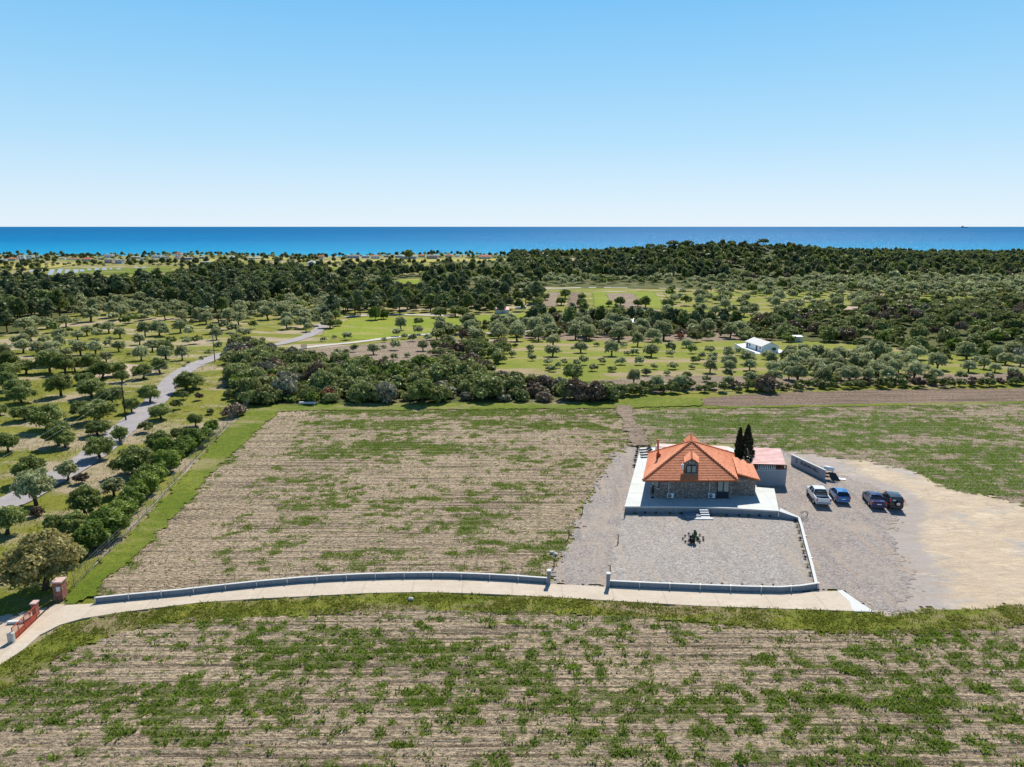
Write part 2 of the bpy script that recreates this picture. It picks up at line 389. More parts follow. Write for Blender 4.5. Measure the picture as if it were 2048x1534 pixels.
M['black'] = plain('black_paint', (.02, .02, .022), .5, .4)
M['darkmetal'] = plain('dark_metal', (.035, .035, .04), .45, .5, .4)
M['white'] = plain('white_paint', (.80, .80, .80), .6, .3, 0, .05)
M['cottage'] = plain('cottage_white', (.80, .80, .79), .8, .2, 0, .05)
M['cottroof'] = plain('cottage_roof', (.74, .71, .68), .8, .2, 0, .08)
M['grey'] = plain('grey_metal', (.36, .38, .40), .5, .5, .3)
M['galv'] = plain('galvanised', (.55, .57, .60), .45, .5, .5)
M['pole'] = plain('pole_wood', (.05, .035, .025), .9, .1, 0, .3, 6, 0, .5)
M['polepale'] = plain('pole_pale', (.16, .17, .18), .8, .2, 0, .2)
M['plasticw'] = plain('unit_white', (.72, .74, .76), .5, .4, 0, .04)
M['redgate'] = plain('red_gate_paint', (.40, .065, .03), .55, .35, 0, .15, 4)
M['wood'] = plain('brown_wood', (.22, .075, .035), .7, .3, 0, .25, 6, 0, .3)
M['bark'] = plain('bark', (.085, .065, .05), .95, .1, 0, .3, 5, 0, .8)
M['stonepale'] = plain('pale_stone', (.50, .48, .45), .9, .2, 0, .3, 4, 0, .7)
def brick():
    t = NT('red_stone_pillar'); v = t.vor(7.0, t.mapv((1, 1, 1.3)), out='Color'); s_ = t.n.new('ShaderNodeSeparateColor'); t.l.new(v, s_.inputs[0])
    col = t.mix(s_.outputs[0], (.27, .085, .06), (.46, .22, .17)); e = t.vor(7.0, t.mapv((1, 1, 1.3)), 'DISTANCE_TO_EDGE')
    col = t.mix(t.ramp(e, [(.02, 1), (.06, 0)]), col, (.16, .07, .06)); return t.pbr(col, .9, .2, 0, t.bump(e, .6, .05))
M['brick'] = brick()
def stone_wall():
    t = NT('rubble_stone_wall'); vv = t.mapv((1, 1, 1.25))
    v = t.vor(6.2, vv, out='Color'); s_ = t.n.new('ShaderNodeSeparateColor'); t.l.new(v, s_.inputs[0])
    e = t.vor(6.2, vv, 'DISTANCE_TO_EDGE')
    col = t.ramp(s_.outputs[0], [(0, (.20, .18, .16)), (.45, (.33, .30, .27)), (.75, (.46, .42, .37)), (1, (.60, .56, .50))])
    col = t.mix(t.math('MULTIPLY', t.ramp(s_.outputs[1], [(.7, 0), (.8, 1)]), .6), col, (.40, .24, .17))
    col = t.mix(t.ramp(t.noise(18, 4), [(.3, .4), (.6, 0)]), col, (.2, .19, .19))
    col = t.mix(t.ramp(e, [(.02, 1), (.07, 0)]), col, (.05, .045, .045))
    return t.pbr(col, .9, .2, 0, t.bump(t.ramp(e, [(0, 0), (.16, 1)]), .9, .08))
M['stonewall'] = stone_wall()
def tile():
    t = NT('terracotta_tiles'); a = t.noise(.5, 5, .6)
    v = t.vor(3.3, out='Color'); s_ = t.n.new('ShaderNodeSeparateColor'); t.l.new(v, s_.inputs[0])
    col = t.mix(s_.outputs[0], (.56, .155, .055), (.76, .26, .11))
    col = t.mix(t.ramp(a, [(.4, 0), (.7, .6)]), col, (.66, .22, .10))
    col = t.mix(t.ramp(t.noise(9, 4), [(.3, .45), (.5, 0)]), col, (.36, .10, .045))
    return t.pbr(col, .65, .35, 0, t.bump(t.noise(25, 3), .3, .01))
M['tile'] = tile()
M['tiledark'] = plain('tile_edge', (.38, .105, .045), .8, .2, 0, .3, 5)
def pinkroof():
    t = NT('pinkish_roof_sheet'); a = t.noise(.7, 4, .6)
    col = t.mix(t.ramp(a, [(.35, 0), (.65, 1)]), (.56, .23, .20), (.66, .40, .37))
    return t.pbr(col, .42, .5, 0, t.bump(t.noise(20, 3), .3, .01))
M['pinkroof'] = pinkroof()
def glass(name, c=(.02, .03, .04)):
    t = NT(name); return t.pbr(c, .06, .6, 0)
M['glass'] = glass('window_glass'); M['glasslight'] = glass('curtained_glass', (.20, .25, .25))
def paint(name, c, metal=.25):
    t = NT(name); return t.pbr(t.mix(t.noise(3, 3), tuple(x * .93 for x in c), c), .25, .5, metal, None, .8)
M['carwhite'] = paint('white_car_paint', (.80, .80, .80), 0); M['carblue'] = paint('blue_car_paint', (.012, .15, .42), .3)
M['carnavy'] = paint('navy_car_paint', (.012, .014, .10), .3); M['carblack'] = paint('black_car_paint', (.012, .015, .022), .3)
M['tyre'] = plain('tyre_rubber', (.02, .02, .02), .9, .2); M['rim'] = plain('alloy_rim', (.5, .5, .52), .3, .5, .8)
M['taillight'] = glass('tail_light_red', (.45, .01, .01)); M['bedliner'] = plain('bed_liner', (.03, .035, .05), .8, .2)
M['cushion'] = plain('dark_cushion', (.03, .035, .045), .9, .1)
M['cactus'] = plain('cactus_green', (.035, .06, .03), .8, .2, 0, .3, 8)
M['agave'] = plain('agave_dark', (.05, .035, .045), .8, .2, 0, .4, 8)
M['letter'] = plain('dark_lettering', (.03, .04, .07), .7, .3)
M['ship'] = plain('hazy_ship_grey', (.24, .30, .36), .9, .1)  # distance haze mixed into the ship's grey
M['blueroof'] = plain('blue_panel', (.03, .08, .36), .5, .4)
M['pinkwall'] = plain('pink_render', (.60, .42, .38), .9, .1); M['greywall'] = plain('pale_grey_render', (.46, .48, .50), .9, .1)
M['creamwall'] = plain('cream_render', (.66, .60, .50), .9, .1); M['redroof'] = plain('red_roof', (.55, .17, .09), .8, .2, 0, .2)
M['panel'] = plain('glare_white_panel', (.74, .78, .86), .35, .5)  # sky reflection on the panels painted in as a near-white colour
# foliage
M['l_olive'] = leaf_mat('olive_leaves', (.13, .15, .055), (.32, .345, .15), (.66, .68, .37), .35)
M['l_broad'] = leaf_mat('evergreen_leaves', (.07, .095, .02), (.185, .24, .055), (.42, .46, .14), .3)
M['l_bright'] = leaf_mat('fresh_green_leaves', (.065, .11, .014), (.15, .225, .035), (.33, .41, .07), .28)
M['l_yellow'] = leaf_mat('yellowish_leaves', (.08, .085, .022), (.24, .22, .07), (.50, .42, .16), .25)
M['l_pine'] = leaf_mat('pine_needles', (.05, .068, .03), (.13, .165, .065), (.29, .33, .13), .22)
M['l_scrub'] = leaf_mat('scrub_leaves', (.075, .095, .024), (.20, .23, .065), (.42, .44, .15), .25)
M['l_brown'] = leaf_mat('brown_scrub_leaves', (.09, .06, .04), (.21, .145, .09), (.33, .24, .15), .15)
M['l_grey'] = leaf_mat('grey_scrub_leaves', (.09, .085, .055), (.21, .20, .125), (.38, .36, .24), .15)
M['l_red'] = leaf_mat('rusty_leaves', (.18, .06, .03), (.40, .14, .07), (.50, .24, .13), .2)
M['l_cypress'] = leaf_mat('cypress_leaves', (.012, .02, .012), (.024, .038, .02), (.045, .065, .035), .05)
M['l_weed'] = leaf_mat('weed_leaves', (.05, .105, .008), (.135, .225, .02), (.32, .41, .06), .32)
M['l_grass'] = leaf_mat('grass_blades', (.12, .17, .02), (.22, .27, .035), (.42, .40, .08), .4)
M['l_flower'] = plain('yellow_flower', (.65, .55, .05), .8, .1)
def sea_mat():
    t = NT('sea_water')
    s_ = t.n.new('ShaderNodeSeparateXYZ'); t.l.new(t.pos, s_.inputs[0]); y = s_.outputs[1]; x = s_.outputs[0]
    k = t.math('DIVIDE', t.math('SUBTRACT', y, 1000.0), 5000.0, clamp=True)
    col = t.ramp(k, [(0, (.014, .31, .47)), (.06, (.006, .23, .44)), (.25, (.004, .145, .345)), (1, (.008, .115, .29))])
    n = t.noise(.02, 5, .65, t.mapv((.35, 1, 1)))
    col = t.mix(t.ramp(n, [(.4, 0), (.65, .3)]), col, (.012, .25, .44))
    w1 = t.noise(.28, 6, .75, t.mapv((.6, 1, 1))); w2 = t.noise(.02, 4, .7)
    nb = t.bump(t.math('ADD', w1, t.math('MULTIPLY', w2, 3)), 1.0, 2.2)
    d = t.n.new('ShaderNodeBsdfDiffuse'); t.l.new(col, d.inputs[0]); g = t.n.new('ShaderNodeBsdfGlossy'); g.inputs['Roughness'].default_value = .30; t.l.new(nb, g.inputs['Normal'])
    m = t.n.new('ShaderNodeMixShader'); m.inputs[0].default_value = .03; t.l.new(d.outputs[0], m.inputs[1]); t.l.new(g.outputs[0], m.inputs[2]); t.l.new(m.outputs[0], t.out.inputs[0]); return t.mat
M['sea'] = sea_mat()
# ------------------------------------------------------------------ ground zones
def inpoly(x, y, poly):
    x = np.asarray(x, float); y = np.asarray(y, float); c = np.zeros(x.shape, bool); n = len(poly)
    for i in range(n):
        x1, y1 = poly[i][:2]; x2, y2 = poly[i - 1][:2]
        if y1 == y2: continue
        k = ((y1 > y) != (y2 > y)) & (x < (x2 - x1) * (y - y1) / (y2 - y1) + x1); c ^= k
    return c
def wpoly(px): return [PT(a, b)[:2] for a, b in px]
def zone(name, px, res, zoff, mat, amp=0.0, nsc=.5, weed=None, disp=None, world=None, label=None, kind='structure'):
    poly = world if world is not None else wpoly(px); A = np.array(poly)
    x0, y0 = A.min(0) - amp - res; x1, y1 = A.max(0) + amp + res
    xs = np.arange(x0, x1 + res, res); ys = np.arange(y0, y1 + res, res); X, Y = np.meshgrid(xs, ys)
    cx = (X[:-1, :-1] + res / 2); cy = (Y[:-1, :-1] + res / 2)
    if amp:
        dx = (fbm(cx * nsc, cy * nsc, 3) - .5) * 4 * amp + (vnoise(cx * 2.3, cy * 2.3, 31) - .5) * 2.2 * amp; dy = (fbm(cx * nsc + 50, cy * nsc, 9) - .5) * 4 * amp + (vnoise(cx * 2.3, cy * 2.3, 37) - .5) * 2.2 * amp
        keep = inpoly(cx + dx, cy + dy, poly)
    else: keep = inpoly(cx, cy, poly)
    nx = len(xs); i, j = np.nonzero(keep); a = i * nx + j
    f = np.stack([a, a + 1, a + nx + 1, a + nx], 1); used, inv = np.unique(f, return_inverse=True); f = inv.reshape(f.shape)
    vx = X.ravel()[used]; vy = Y.ravel()[used]; vz = terr(vx, vy) + zoff
    if disp: vz = vz + disp(vx, vy)
    w = weed(vx, vy) if weed else np.zeros(len(vx))
    me = arr_mesh(name, np.stack([vx, vy, vz], 1), f, mat, {'weed': w}, smooth=True)
    o = link(name, me); tag(o, label or name.replace('_', ' '), None, None, kind)
    return poly
def ribbon(name, pts_px, w, zoff, mat, label, amp=.15):
    c = np.array([PT(a, b)[:2] for a, b in pts_px]); d = np.r_[0, np.cumsum(np.hypot(*np.diff(c, axis=0).T))]
    n = max(8, int(d[-1] / 1.2)); t = np.linspace(0, d[-1], n)
    # smooth the centre line
    cx = np.interp(t, d, c[:, 0]); cy = np.interp(t, d, c[:, 1])
    for _ in range(6):
        cx[1:-1] = (cx[:-2] + 2 * cx[1:-1] + cx[2:]) / 4; cy[1:-1] = (cy[:-2] + 2 * cy[1:-1] + cy[2:]) / 4
    tx = np.gradient(cx); ty = np.gradient(cy); L = np.hypot(tx, ty); nx_, ny_ = -ty / L, tx / L
    K = 5; V = []
    for k in range(K):
        s = (k / (K - 1) - .5) * w
        j = (fbm(t * .5, t * 0 + k, 5) - .5) * 4 * amp if k in (0, K - 1) else 0
        x = cx + nx_ * (s + j); y = cy + ny_ * (s + j); V.append(np.stack([x, y, terr(x, y) + zoff], 1))
    V = np.stack(V, 1).reshape(-1, 3); i, k = np.meshgrid(np.arange(n - 1), np.arange(K - 1), indexing='ij'); a = (i * K + k).ravel()
    me = arr_mesh(name, V, np.stack([a, a + 1, a + K + 1, a + K], 1)[:, ::-1], mat, smooth=True)
    o = link(name, me); tag(o, label, None, None, 'structure'); return list(zip(cx, cy))

# base ground
xs = np.unique(np.r_[np.arange(-2200, -420, 40), np.arange(-420, 520, 5), np.arange(520, 2300, 40)])
ys = np.unique(np.r_[np.arange(-150, 150, 6), np.arange(150, 520, 4.5), np.arange(520, 1075, 7)])
X, Y = np.meshgrid(xs.astype(float), ys.astype(float)); nx = len(xs); i, j = np.meshgrid(np.arange(len(ys) - 1), np.arange(nx - 1), indexing='ij'); a = (i * nx + j).ravel()
me = arr_mesh('ground', np.stack([X.ravel(), Y.ravel(), terr(X.ravel(), Y.ravel()) - .03], 1), np.stack([a, a + 1, a + nx + 1, a + nx], 1), M['meadow'], smooth=True)
tag(link('ground', me), 'green meadow ground with bare patches between the fields', None, None, 'structure')
me = arr_mesh('sea', np.array([(-90000, 930, -7.2), (90000, 930, -7.2), (90000, 140000, -7.2), (-90000, 140000, -7.2)], float), np.array([[0, 1, 2, 3]]), M['sea'])
tag(link('sea', me), 'blue sea reaching to the horizon', None, None, 'structure')

# woodland floor under the far woods and the scrub
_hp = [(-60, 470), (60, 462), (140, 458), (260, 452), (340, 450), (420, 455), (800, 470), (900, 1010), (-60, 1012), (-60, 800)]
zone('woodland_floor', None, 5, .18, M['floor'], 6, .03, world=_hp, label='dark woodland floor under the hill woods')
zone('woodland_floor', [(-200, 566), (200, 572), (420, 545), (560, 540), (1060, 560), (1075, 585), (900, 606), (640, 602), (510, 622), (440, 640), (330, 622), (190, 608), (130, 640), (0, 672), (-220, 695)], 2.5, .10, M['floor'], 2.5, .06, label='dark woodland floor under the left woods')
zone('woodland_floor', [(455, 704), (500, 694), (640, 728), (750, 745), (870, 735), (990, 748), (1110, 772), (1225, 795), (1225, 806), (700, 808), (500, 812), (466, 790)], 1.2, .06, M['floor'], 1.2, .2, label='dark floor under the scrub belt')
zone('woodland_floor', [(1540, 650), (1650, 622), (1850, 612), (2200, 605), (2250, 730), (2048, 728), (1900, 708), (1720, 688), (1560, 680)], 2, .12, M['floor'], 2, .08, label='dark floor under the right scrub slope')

# weed density fields (world coordinates)
def blobs(lst):
    L = []
    for px, py, wx, wy, a in lst:
        x, y, _ = P(px, py); s = pxm(x, y); yy = P(px, py + wy)[1]; L.append((x, y, wx / s, max(abs(y - yy), .5), a))
    return L
FG_B = blobs([(560, 1290, 330, 26, .35), (820, 1330, 300, 24, .4), (430, 1390, 260, 40, .4), (900, 1400, 420, 30, .35), (1380, 1420, 380, 24, .35),
              (1900, 1400, 200, 40, .35), (250, 1450, 200, 60, .4), (1750, 1480, 380, 30, .3), (1150, 1480, 200, 22, .25), (1750, 1330, 300, 14, .15),
              (100, 1500, 200, 30, -.3), (620, 1510, 260, 20, -.35), (1500, 1300, 300, 16, -.2), (300, 1290, 60, 10, -.3), (1300, 1525, 300, 14, -.2)])
MF_B = blobs([(900, 825, 400, 9, .6), (700, 850, 200, 9, .35), (1100, 850, 160, 10, .5), (760, 890, 130, 8, .45), (640, 912, 60, 8, .55), (720, 905, 100, 8, .5), (880, 900, 110, 10, .35),
              (620, 1005, 70, 22, .55), (680, 970, 40, 12, .3), (590, 1050, 60, 14, .4), (930, 1040, 50, 22, .35), (1180, 1000, 60, 12, -.25), (1100, 930, 100, 12, .2), (760, 1110, 60, 14, .35), (560, 1090, 40, 16, .35),
              (430, 940, 60, 22, -.2), (380, 1020, 60, 30, -.25), (800, 950, 90, 20, -.25), (560, 950, 50, 14, .15),
              (980, 1105, 90, 8, .35), (450, 1140, 120, 10, .1), (1080, 1040, 70, 20, -.35), (540, 850, 40, 20, -.2), (1150, 890, 80, 18, -.15)])
BF_B = blobs([(1500, 855, 300, 10, .5), (1850, 850, 260, 14, .5), (1950, 920, 130, 30, .55), (1700, 890, 160, 12, .4), (1580, 880, 120, 8, .2), (1400, 840, 120, 7, .3),
              (1650, 830, 400, 5, .1), (1950, 975, 90, 20, .4), (1350, 870, 80, 10, .1)])
def wf(B, base, sx, sy, amp, seed):
    def f(x, y):
        v = base + amp * (fbm(x * sx, y * sy, seed, 4) - .5) * 2
        for bx, by, wx, wy, a_ in B: v = v + (.75 if seed == 33 else .55) * a_ * np.exp(-((x - bx) / wx) ** 2 - ((y - by) / wy) ** 2)
        v = v + .26 * (fbm(x * .16, y * .95, seed + 5, 3) - .5) * 2 + .22 * (vnoise(x * .8, y * 1.1, seed + 7) - .5)
        return np.clip(v, 0, .66)
    return f
weedFG = wf(FG_B, .33, .10, .28, .24, 21); weedMF_ = wf(MF_B, .29, .10, .30, .36, 33); weedBF = wf(BF_B, .36, .09, .30, .35, 44)
ha, hb = np.array(P(198, 1176)[:2]), np.array(P(536, 822)[:2]); hd = (hb - ha) / np.linalg.norm(hb - ha)
def headd(x, y): return (x - ha[0]) * hd[1] - (y - ha[1]) * hd[0]
def weedMF(x, y):
    d = headd(x, y); return np.clip(weedMF_(x, y) * (1 - .75 * sstep(1.5, 3, d) * (1 - sstep(7, 9, d))) + .12 * (1 - sstep(0, 2, d)), 0, .66)
def speck(wfn, T, fx, fy, row, seed):
    def f(x, y):
        n = .6 * vnoise(x * fx, y * fy, seed) + .4 * vnoise(x * fx * 2.2, y * fy * 2.1, seed + 3)
        yy = y + 1.2 * fbm(x * .04, y * .04, seed + 9, 2); r = .5 + .5 * np.sin(2 * pi * yy / row)
        return sstep(T, T + .16, n * .85 + wfn(x, y) * .75 + .10 * r)
    return f
sFG = speck(weedFG, .74, 1.3, 1.7, 1.1, 61); sMF = speck(weedMF, .755, .9, 1.25, 1.3, 71); sBF = speck(weedBF, .71, .75, 1.0, 1.6, 81)
def furrow(x, y, seed, row): return np.sin(2 * pi * (y + 1.2 * fbm(x * .04, y * .04, seed + 9, 2)) / row)
def dispFG(x, y):
    return .08 * (fbm(x * 1.7, y * 2.6, 5, 3) - .5) + .09 * (fbm(x * .12, y * 1.5, 8, 2) - .5) + .05 + .06 * furrow(x, y, 61, 1.1)
def dispMF(x, y):
    d = headd(x, y); m = sstep(1, 2.5, d) * (1 - sstep(8, 10, d))
    return .07 * (fbm(x * 1.4, y * 2.4, 6, 3) - .5) + (.09 * (fbm(x * .10, y * 1.1, 12, 2) - .5) + .06 * furrow(x, y, 71, 1.3)) * (1 - m) + .05 + .07 * m * np.sin(d * 2 * pi / 1.15 + 1.5 * vnoise(x * .1, y * .1, 2))

Z = {}
Z['fg'] = zone('near_field', [(-700, 1480), (-200, 1420), (0, 1378), (60, 1350), (150, 1292), (240, 1262), (330, 1246), (480, 1234), (640, 1226), (850, 1217), (1100, 1226), (1300, 1232), (1500, 1255), (1700, 1264), (1850, 1262), (2048, 1246), (2500, 1225), (3000, 1700), (-800, 1700)],
     .27, .0, M['soil'], .5, .35, sFG, dispFG, label='rough dry field dotted with weeds in front of the driveway')
Z['mf'] = zone('middle_field', [(540, 822), (700, 821), (900, 820), (1100, 819), (1238, 817), (1248, 840), (1262, 866), (1262, 893), (1230, 906), (1190, 970), (1160, 1020), (1138, 1080), (1122, 1112), (1094, 1156), (900, 1152), (650, 1158), (400, 1183), (240, 1200), (196, 1200), (190, 1184), (268, 1098), (336, 1020), (400, 950), (458, 890)],
     .34, .0, M['soil'], .5, .35, sMF, dispMF, label='dry weedy field left of the stone house')
Z['bf'] = zone('back_field', [(1250, 819), (1500, 817), (1700, 816), (2048, 806), (2600, 800), (2800, 1000), (2048, 1012), (1965, 990), (1880, 975), (1840, 945), (1740, 925), (1600, 908), (1500, 890), (1455, 886), (1270, 890), (1262, 862)],
     .4, .0, M['soilback'], .6, .3, sBF, dispMF, label='green weedy field behind the stone house')
TRK = zone('field_track', [(1228, 812), (1262, 812), (1268, 840), (1290, 866), (1300, 892), (1262, 893), (1255, 870), (1244, 842)], .35, .20, M['orchsoil'], .3, .6, label='bare brown track beside the field')
Z['plough'] = zone('ploughed_field', [(1340, 802), (1392, 797), (1480, 790), (1560, 786), (1700, 781), (2048, 776), (2800, 765), (2900, 800), (2048, 806), (1850, 811), (1700, 814), (1520, 815), (1420, 811)],
     .5, .03, M['plough'], .5, .3, None, lambda x, y: .12 * (fbm(x * .1, y * 1.3, 3, 2) - .5), label='freshly ploughed brown field')
Z['strip'] = zone('grass_strip', [(520, 812), (700, 808), (1238, 806), (1262, 800), (1300, 794), (1400, 797), (1410, 812), (1250, 817), (900, 820), (700, 821), (560, 823), (480, 893), (422, 950), (360, 1020), (290, 1098), (206, 1170), (186, 1195), (130, 1215), (140, 1180), (262, 1070), (330, 995), (400, 918), (455, 858), (492, 822)],
     .35, .15, M['grassbright'], .3, .5, label='bright green grass strip round the field')
zone('grass_edge', [(1300, 816), (2048, 803), (2600, 798), (2600, 803), (2048, 808), (1300, 819)], .4, .08, M['grassbright'], .2, .6, label='thin green grass edge below the ploughed field')
Z['verge'] = zone('grass_verge', [(-100, 1370), (0, 1330), (45, 1305), (130, 1252), (250, 1228), (400, 1208), (640, 1195), (850, 1187), (1100, 1196), (1400, 1215), (1700, 1224), (1760, 1228), (1830, 1224), (2048, 1213), (2500, 1200), (2500, 1228), (2048, 1250), (1850, 1266), (1700, 1268), (1500, 1258), (1300, 1236), (1100, 1229), (850, 1220), (640, 1229), (480, 1237), (330, 1249), (240, 1265), (150, 1295), (60, 1353), (0, 1385), (-200, 1440)],
     .3, .08, M['verge'], .4, .5, None, lambda x, y: .06 * (fbm(x * 1.2, y * 1.2, 3, 3) - .5), label='green verge between the driveway and the near field')
_gb = [P(a_, b_) for a_, b_ in [(1815, 1225), (1820, 1190), (1828, 1150), (1800, 1110), (1782, 1070), (1792, 1040), (1800, 1005), (1760, 978), (1690, 955)]]
GBY = np.array([q[1] for q in _gb]); GBX = np.array([q[0] for q in _gb])
Z['sand'] = zone('sandy_yard', [(1560, 899), (1620, 908), (1740, 925), (1840, 945), (1880, 975), (1965, 990), (2048, 1012), (2500, 1025), (2700, 1205), (2048, 1213), (1830, 1224), (1740, 1227), (1680, 1150), (1600, 1000), (1550, 950)],
     .3, .05, M['sand'], .6, .5, lambda x, y: np.exp(-np.clip(x - np.interp(y, GBY, GBX), 0, 99) / 3.5), label='pale sandy turning area at the right')
Z['gravel'] = zone('gravel_yard', [(1097, 1169), (1100, 1145), (1126, 1105), (1141, 1080), (1163, 1020), (1193, 970), (1233, 906), (1268, 894), (1300, 896), (1457, 896), (1500, 893), (1562, 900), (1590, 915), (1640, 935), (1690, 955), (1760, 978), (1800, 1005), (1792, 1040), (1782, 1070), (1800, 1110), (1828, 1150), (1820, 1190), (1815, 1225), (1742, 1228), (1690, 1186), (1636, 1186), (1216, 1176)],
     .24, .08, M['gravel'], .6, .8, label='grey gravel drive and parking yard')
Z['yard'] = zone('walled_gravel_garden', [(1242, 1026), (1400, 1030), (1560, 1034), (1594, 1036), (1630, 1170), (1500, 1180), (1350, 1176), (1218, 1168), (1226, 1100)], .24, .10, M['yard'], .12, .6, label='speckled gravel garden inside the low walls')
# concrete driveway (clean edges)
def flatpoly(name, px, z, mat, label):
    mb = MB(); pts = [P(a, b, 0) for a, b in px]; mb.prism([(p[0], p[1]) for p in pts], z - .3, z, 0); o = mb.build(name, mat)
    return tag(o, label, None, None, 'structure')
top = [(100, 1232), (135, 1212), (192, 1209), (260, 1202), (320, 1196.5), (400, 1188), (520, 1175.5), (600, 1168), (660, 1164), (720, 1161), (800, 1159), (905, 1159), (1020, 1164), (1098, 1170), (1150, 1172), (1216, 1176), (1300, 1179), (1400, 1183), (1500, 1187), (1600, 1187), (1672, 1184), (1692, 1190), (1722, 1212), (1745, 1225)]
bot = [(1700, 1224), (1550, 1219), (1400, 1214), (1250, 1205), (1100, 1196), (980, 1190), (850, 1186), (740, 1188), (640, 1193), (520, 1199), (400, 1207), (320, 1217), (240, 1227), (165, 1239), (120, 1252), (80, 1272), (45, 1303), (0, 1332), (-60, 1372), (-130, 1400), (-110, 1360), (0, 1318), (30, 1290), (60, 1262)]
flatpoly('driveway', top + bot, .12, M['drive'], 'pale concrete driveway running past the low walls')
zone('dirt_track', [(-150, 1300), (0, 1238), (60, 1222), (100, 1213), (128, 1208), (140, 1225), (110, 1240), (75, 1268), (40, 1300), (0, 1325), (-60, 1360)], .25, .09, M['dirt'], .3, .6, label='pale dirt track behind the gate')
mb = MB(); pts = [P(a, b) for a, b in [(1674, 1184), (1684, 1182), (1716, 1205), (1748, 1226), (1706, 1225), (1698, 1205)]]
mb.prism([(p[0], p[1]) for p in pts], 0, .135); tag(mb.build('driveway_apron', M['capwhite']), 'white patch of fresh concrete at the end of the driveway', None, None, 'structure')
# roads
ribbon('asphalt_road', [(-330, 1150), (-200, 1085), (-60, 1040), (35, 1000), (120, 950), (180, 915), (230, 873), (272, 838), (308, 806), (332, 778), (352, 755), (380, 735), (415, 720), (450, 707), (490, 699), (530, 692), (560, 688), (590, 680), (618, 671), (640, 658), (652, 645), (650, 634)], 4.6, .10, M['asphalt'], 'worn grey asphalt road winding through the olive grove')
ribbon('gravel_lane', [(556, 703), (600, 697), (650, 691), (710, 685), (770, 677), (830, 670), (880, 668), (1000, 667), (1060, 662), (1110, 650)], 3.6, .12, M['lightroad'], 'pale side lane branching off the asphalt road')
ribbon('far_lane', [(690, 634), (740, 630), (800, 629), (860, 631), (900, 632)], 4, .12, M['lightroad'], 'pale lane behind the bright meadow')
ribbon('cross_road', [(1030, 578), (1120, 577), (1200, 575), (1350, 577), (1450, 576), (1520, 575)], 4.5, .15, M['lightroad'], 'pale road crossing below the wooded hill')
ribbon('coast_track', [(590, 546), (605, 538), (620, 530), (634, 526), (680, 523)], 5, .15, M['lightroad'], 'white track climbing to the coastal fields')
# far patches
def patch(name, px, mat, label, res=1.6, off=.16, amp=.8): zone(name, px, res, off, M[mat], amp, .15, label=label)
patch('olive_clearing', [(560, 702), (640, 697), (760, 686), (860, 676), (975, 680), (1000, 700), (930, 720), (880, 745), (740, 742), (640, 718)], 'orchsoil', 'bare soil under the young olive trees', .6, .08, .5)
patch('bright_meadow', [(640, 672), (700, 636), (900, 633), (1024, 628), (1170, 622), (1150, 634), (1020, 640), (880, 664), (720, 680)], 'paddock', 'bright green meadow beyond the olive clearing', 1, .06)
patch('small_meadow', [(795, 559), (843, 557), (835, 577), (800, 579)], 'paddock', 'small bright green meadow among the pines')
patch('green_field', [(1184, 585), (1305, 584), (1322, 600), (1326, 618), (1190, 615)], 'paddock', 'bright green rectangular field below the hill', 1, .16, .5)
patch('fallow_middle', [(1215, 587), (1262, 587), (1285, 600), (1290, 616), (1252, 617), (1216, 600)], 'orchsoil', 'fallow brown middle of the green rectangular field', 1, .24, 1.2)
patch('brown_plot', [(1098, 585), (1118, 585), (1112, 614), (1082, 612)], 'orchsoil', 'narrow brown plot left of the green rectangular field', 1, .18, .5)
patch('brown_plot', [(1142, 585), (1164, 585), (1164, 617), (1132, 616)], 'plough', 'narrow ploughed plot beside the green rectangular field', 1, .18, .5)
patch('orchard_grass', [(930, 690), (1100, 680), (1480, 680), (1600, 684), (1750, 686), (1830, 700), (2048, 735), (2300, 740), (2300, 764), (2048, 770), (1700, 776), (1400, 785), (1300, 790), (1150, 762), (1000, 742)], 'orchard', 'green orchard ground around the white cottage', 1, .05)
patch('orchard_rim', [(1180, 762), (1290, 752), (1400, 753), (1520, 754), (1700, 756), (1900, 748), (2048, 748), (2048, 764), (1700, 772), (1400, 780), (1290, 786), (1200, 775)], 'orchsoil', 'dry bare strip along the front of the orchard', .8, .1)
patch('hill_meadow', [(1330, 580), (1500, 576), (1800, 590), (2048, 585), (2048, 625), (1700, 620), (1560, 650), (1480, 640), (1330, 615)], 'orchard', 'green slope with scattered olives', 1.5, .08)
patch('coast_field', [(110, 538), (200, 536), (342, 536), (345, 544), (240, 548), (120, 552)], 'grassbright', 'flat green field near the coast', 3, .3)
patch('coast_field', [(590, 547), (640, 534), (700, 536), (700, 545), (640, 549)], 'paddock', 'green terraced field near the coast', 2, .3)
patch('flower_field', [(640, 525), (700, 519), (860, 519), (1010, 517), (1010, 521), (860, 524), (720, 528)], 'yellowfield', 'yellow flowering field near the coast', 2.5, .3)
patch('straw_field', [(512, 516), (575, 514), (575, 520), (500, 522)], 'straw', 'dry straw field near the coast', 2.5, .3)
patch('straw_field', [(400, 519), (470, 516), (500, 520), (470, 526), (410, 528)], 'straw', 'dry straw field behind the coastal houses', 2.5, .3)
patch('coast_plot', [(0, 531), (60, 528), (160, 526), (110, 536), (0, 541)], 'straw', 'pale plot by the solar panels', 2.5, .3)
patch('hill_clearing', [(1028, 524), (1060, 518), (1082, 516), (1078, 522), (1040, 530)], 'straw', 'pale clearing on the hill slope', 2, .3)
patch('hill_clearing', [(1110, 519), (1148, 517), (1150, 526), (1112, 527)], 'clearing', 'brown clearing on the hill slope', 2, .3)
patch('scrub_clearing', [(880, 742), (945, 732), (960, 740), (920, 748)], 'clearing', 'bare patch in the scrub', .8, .1)
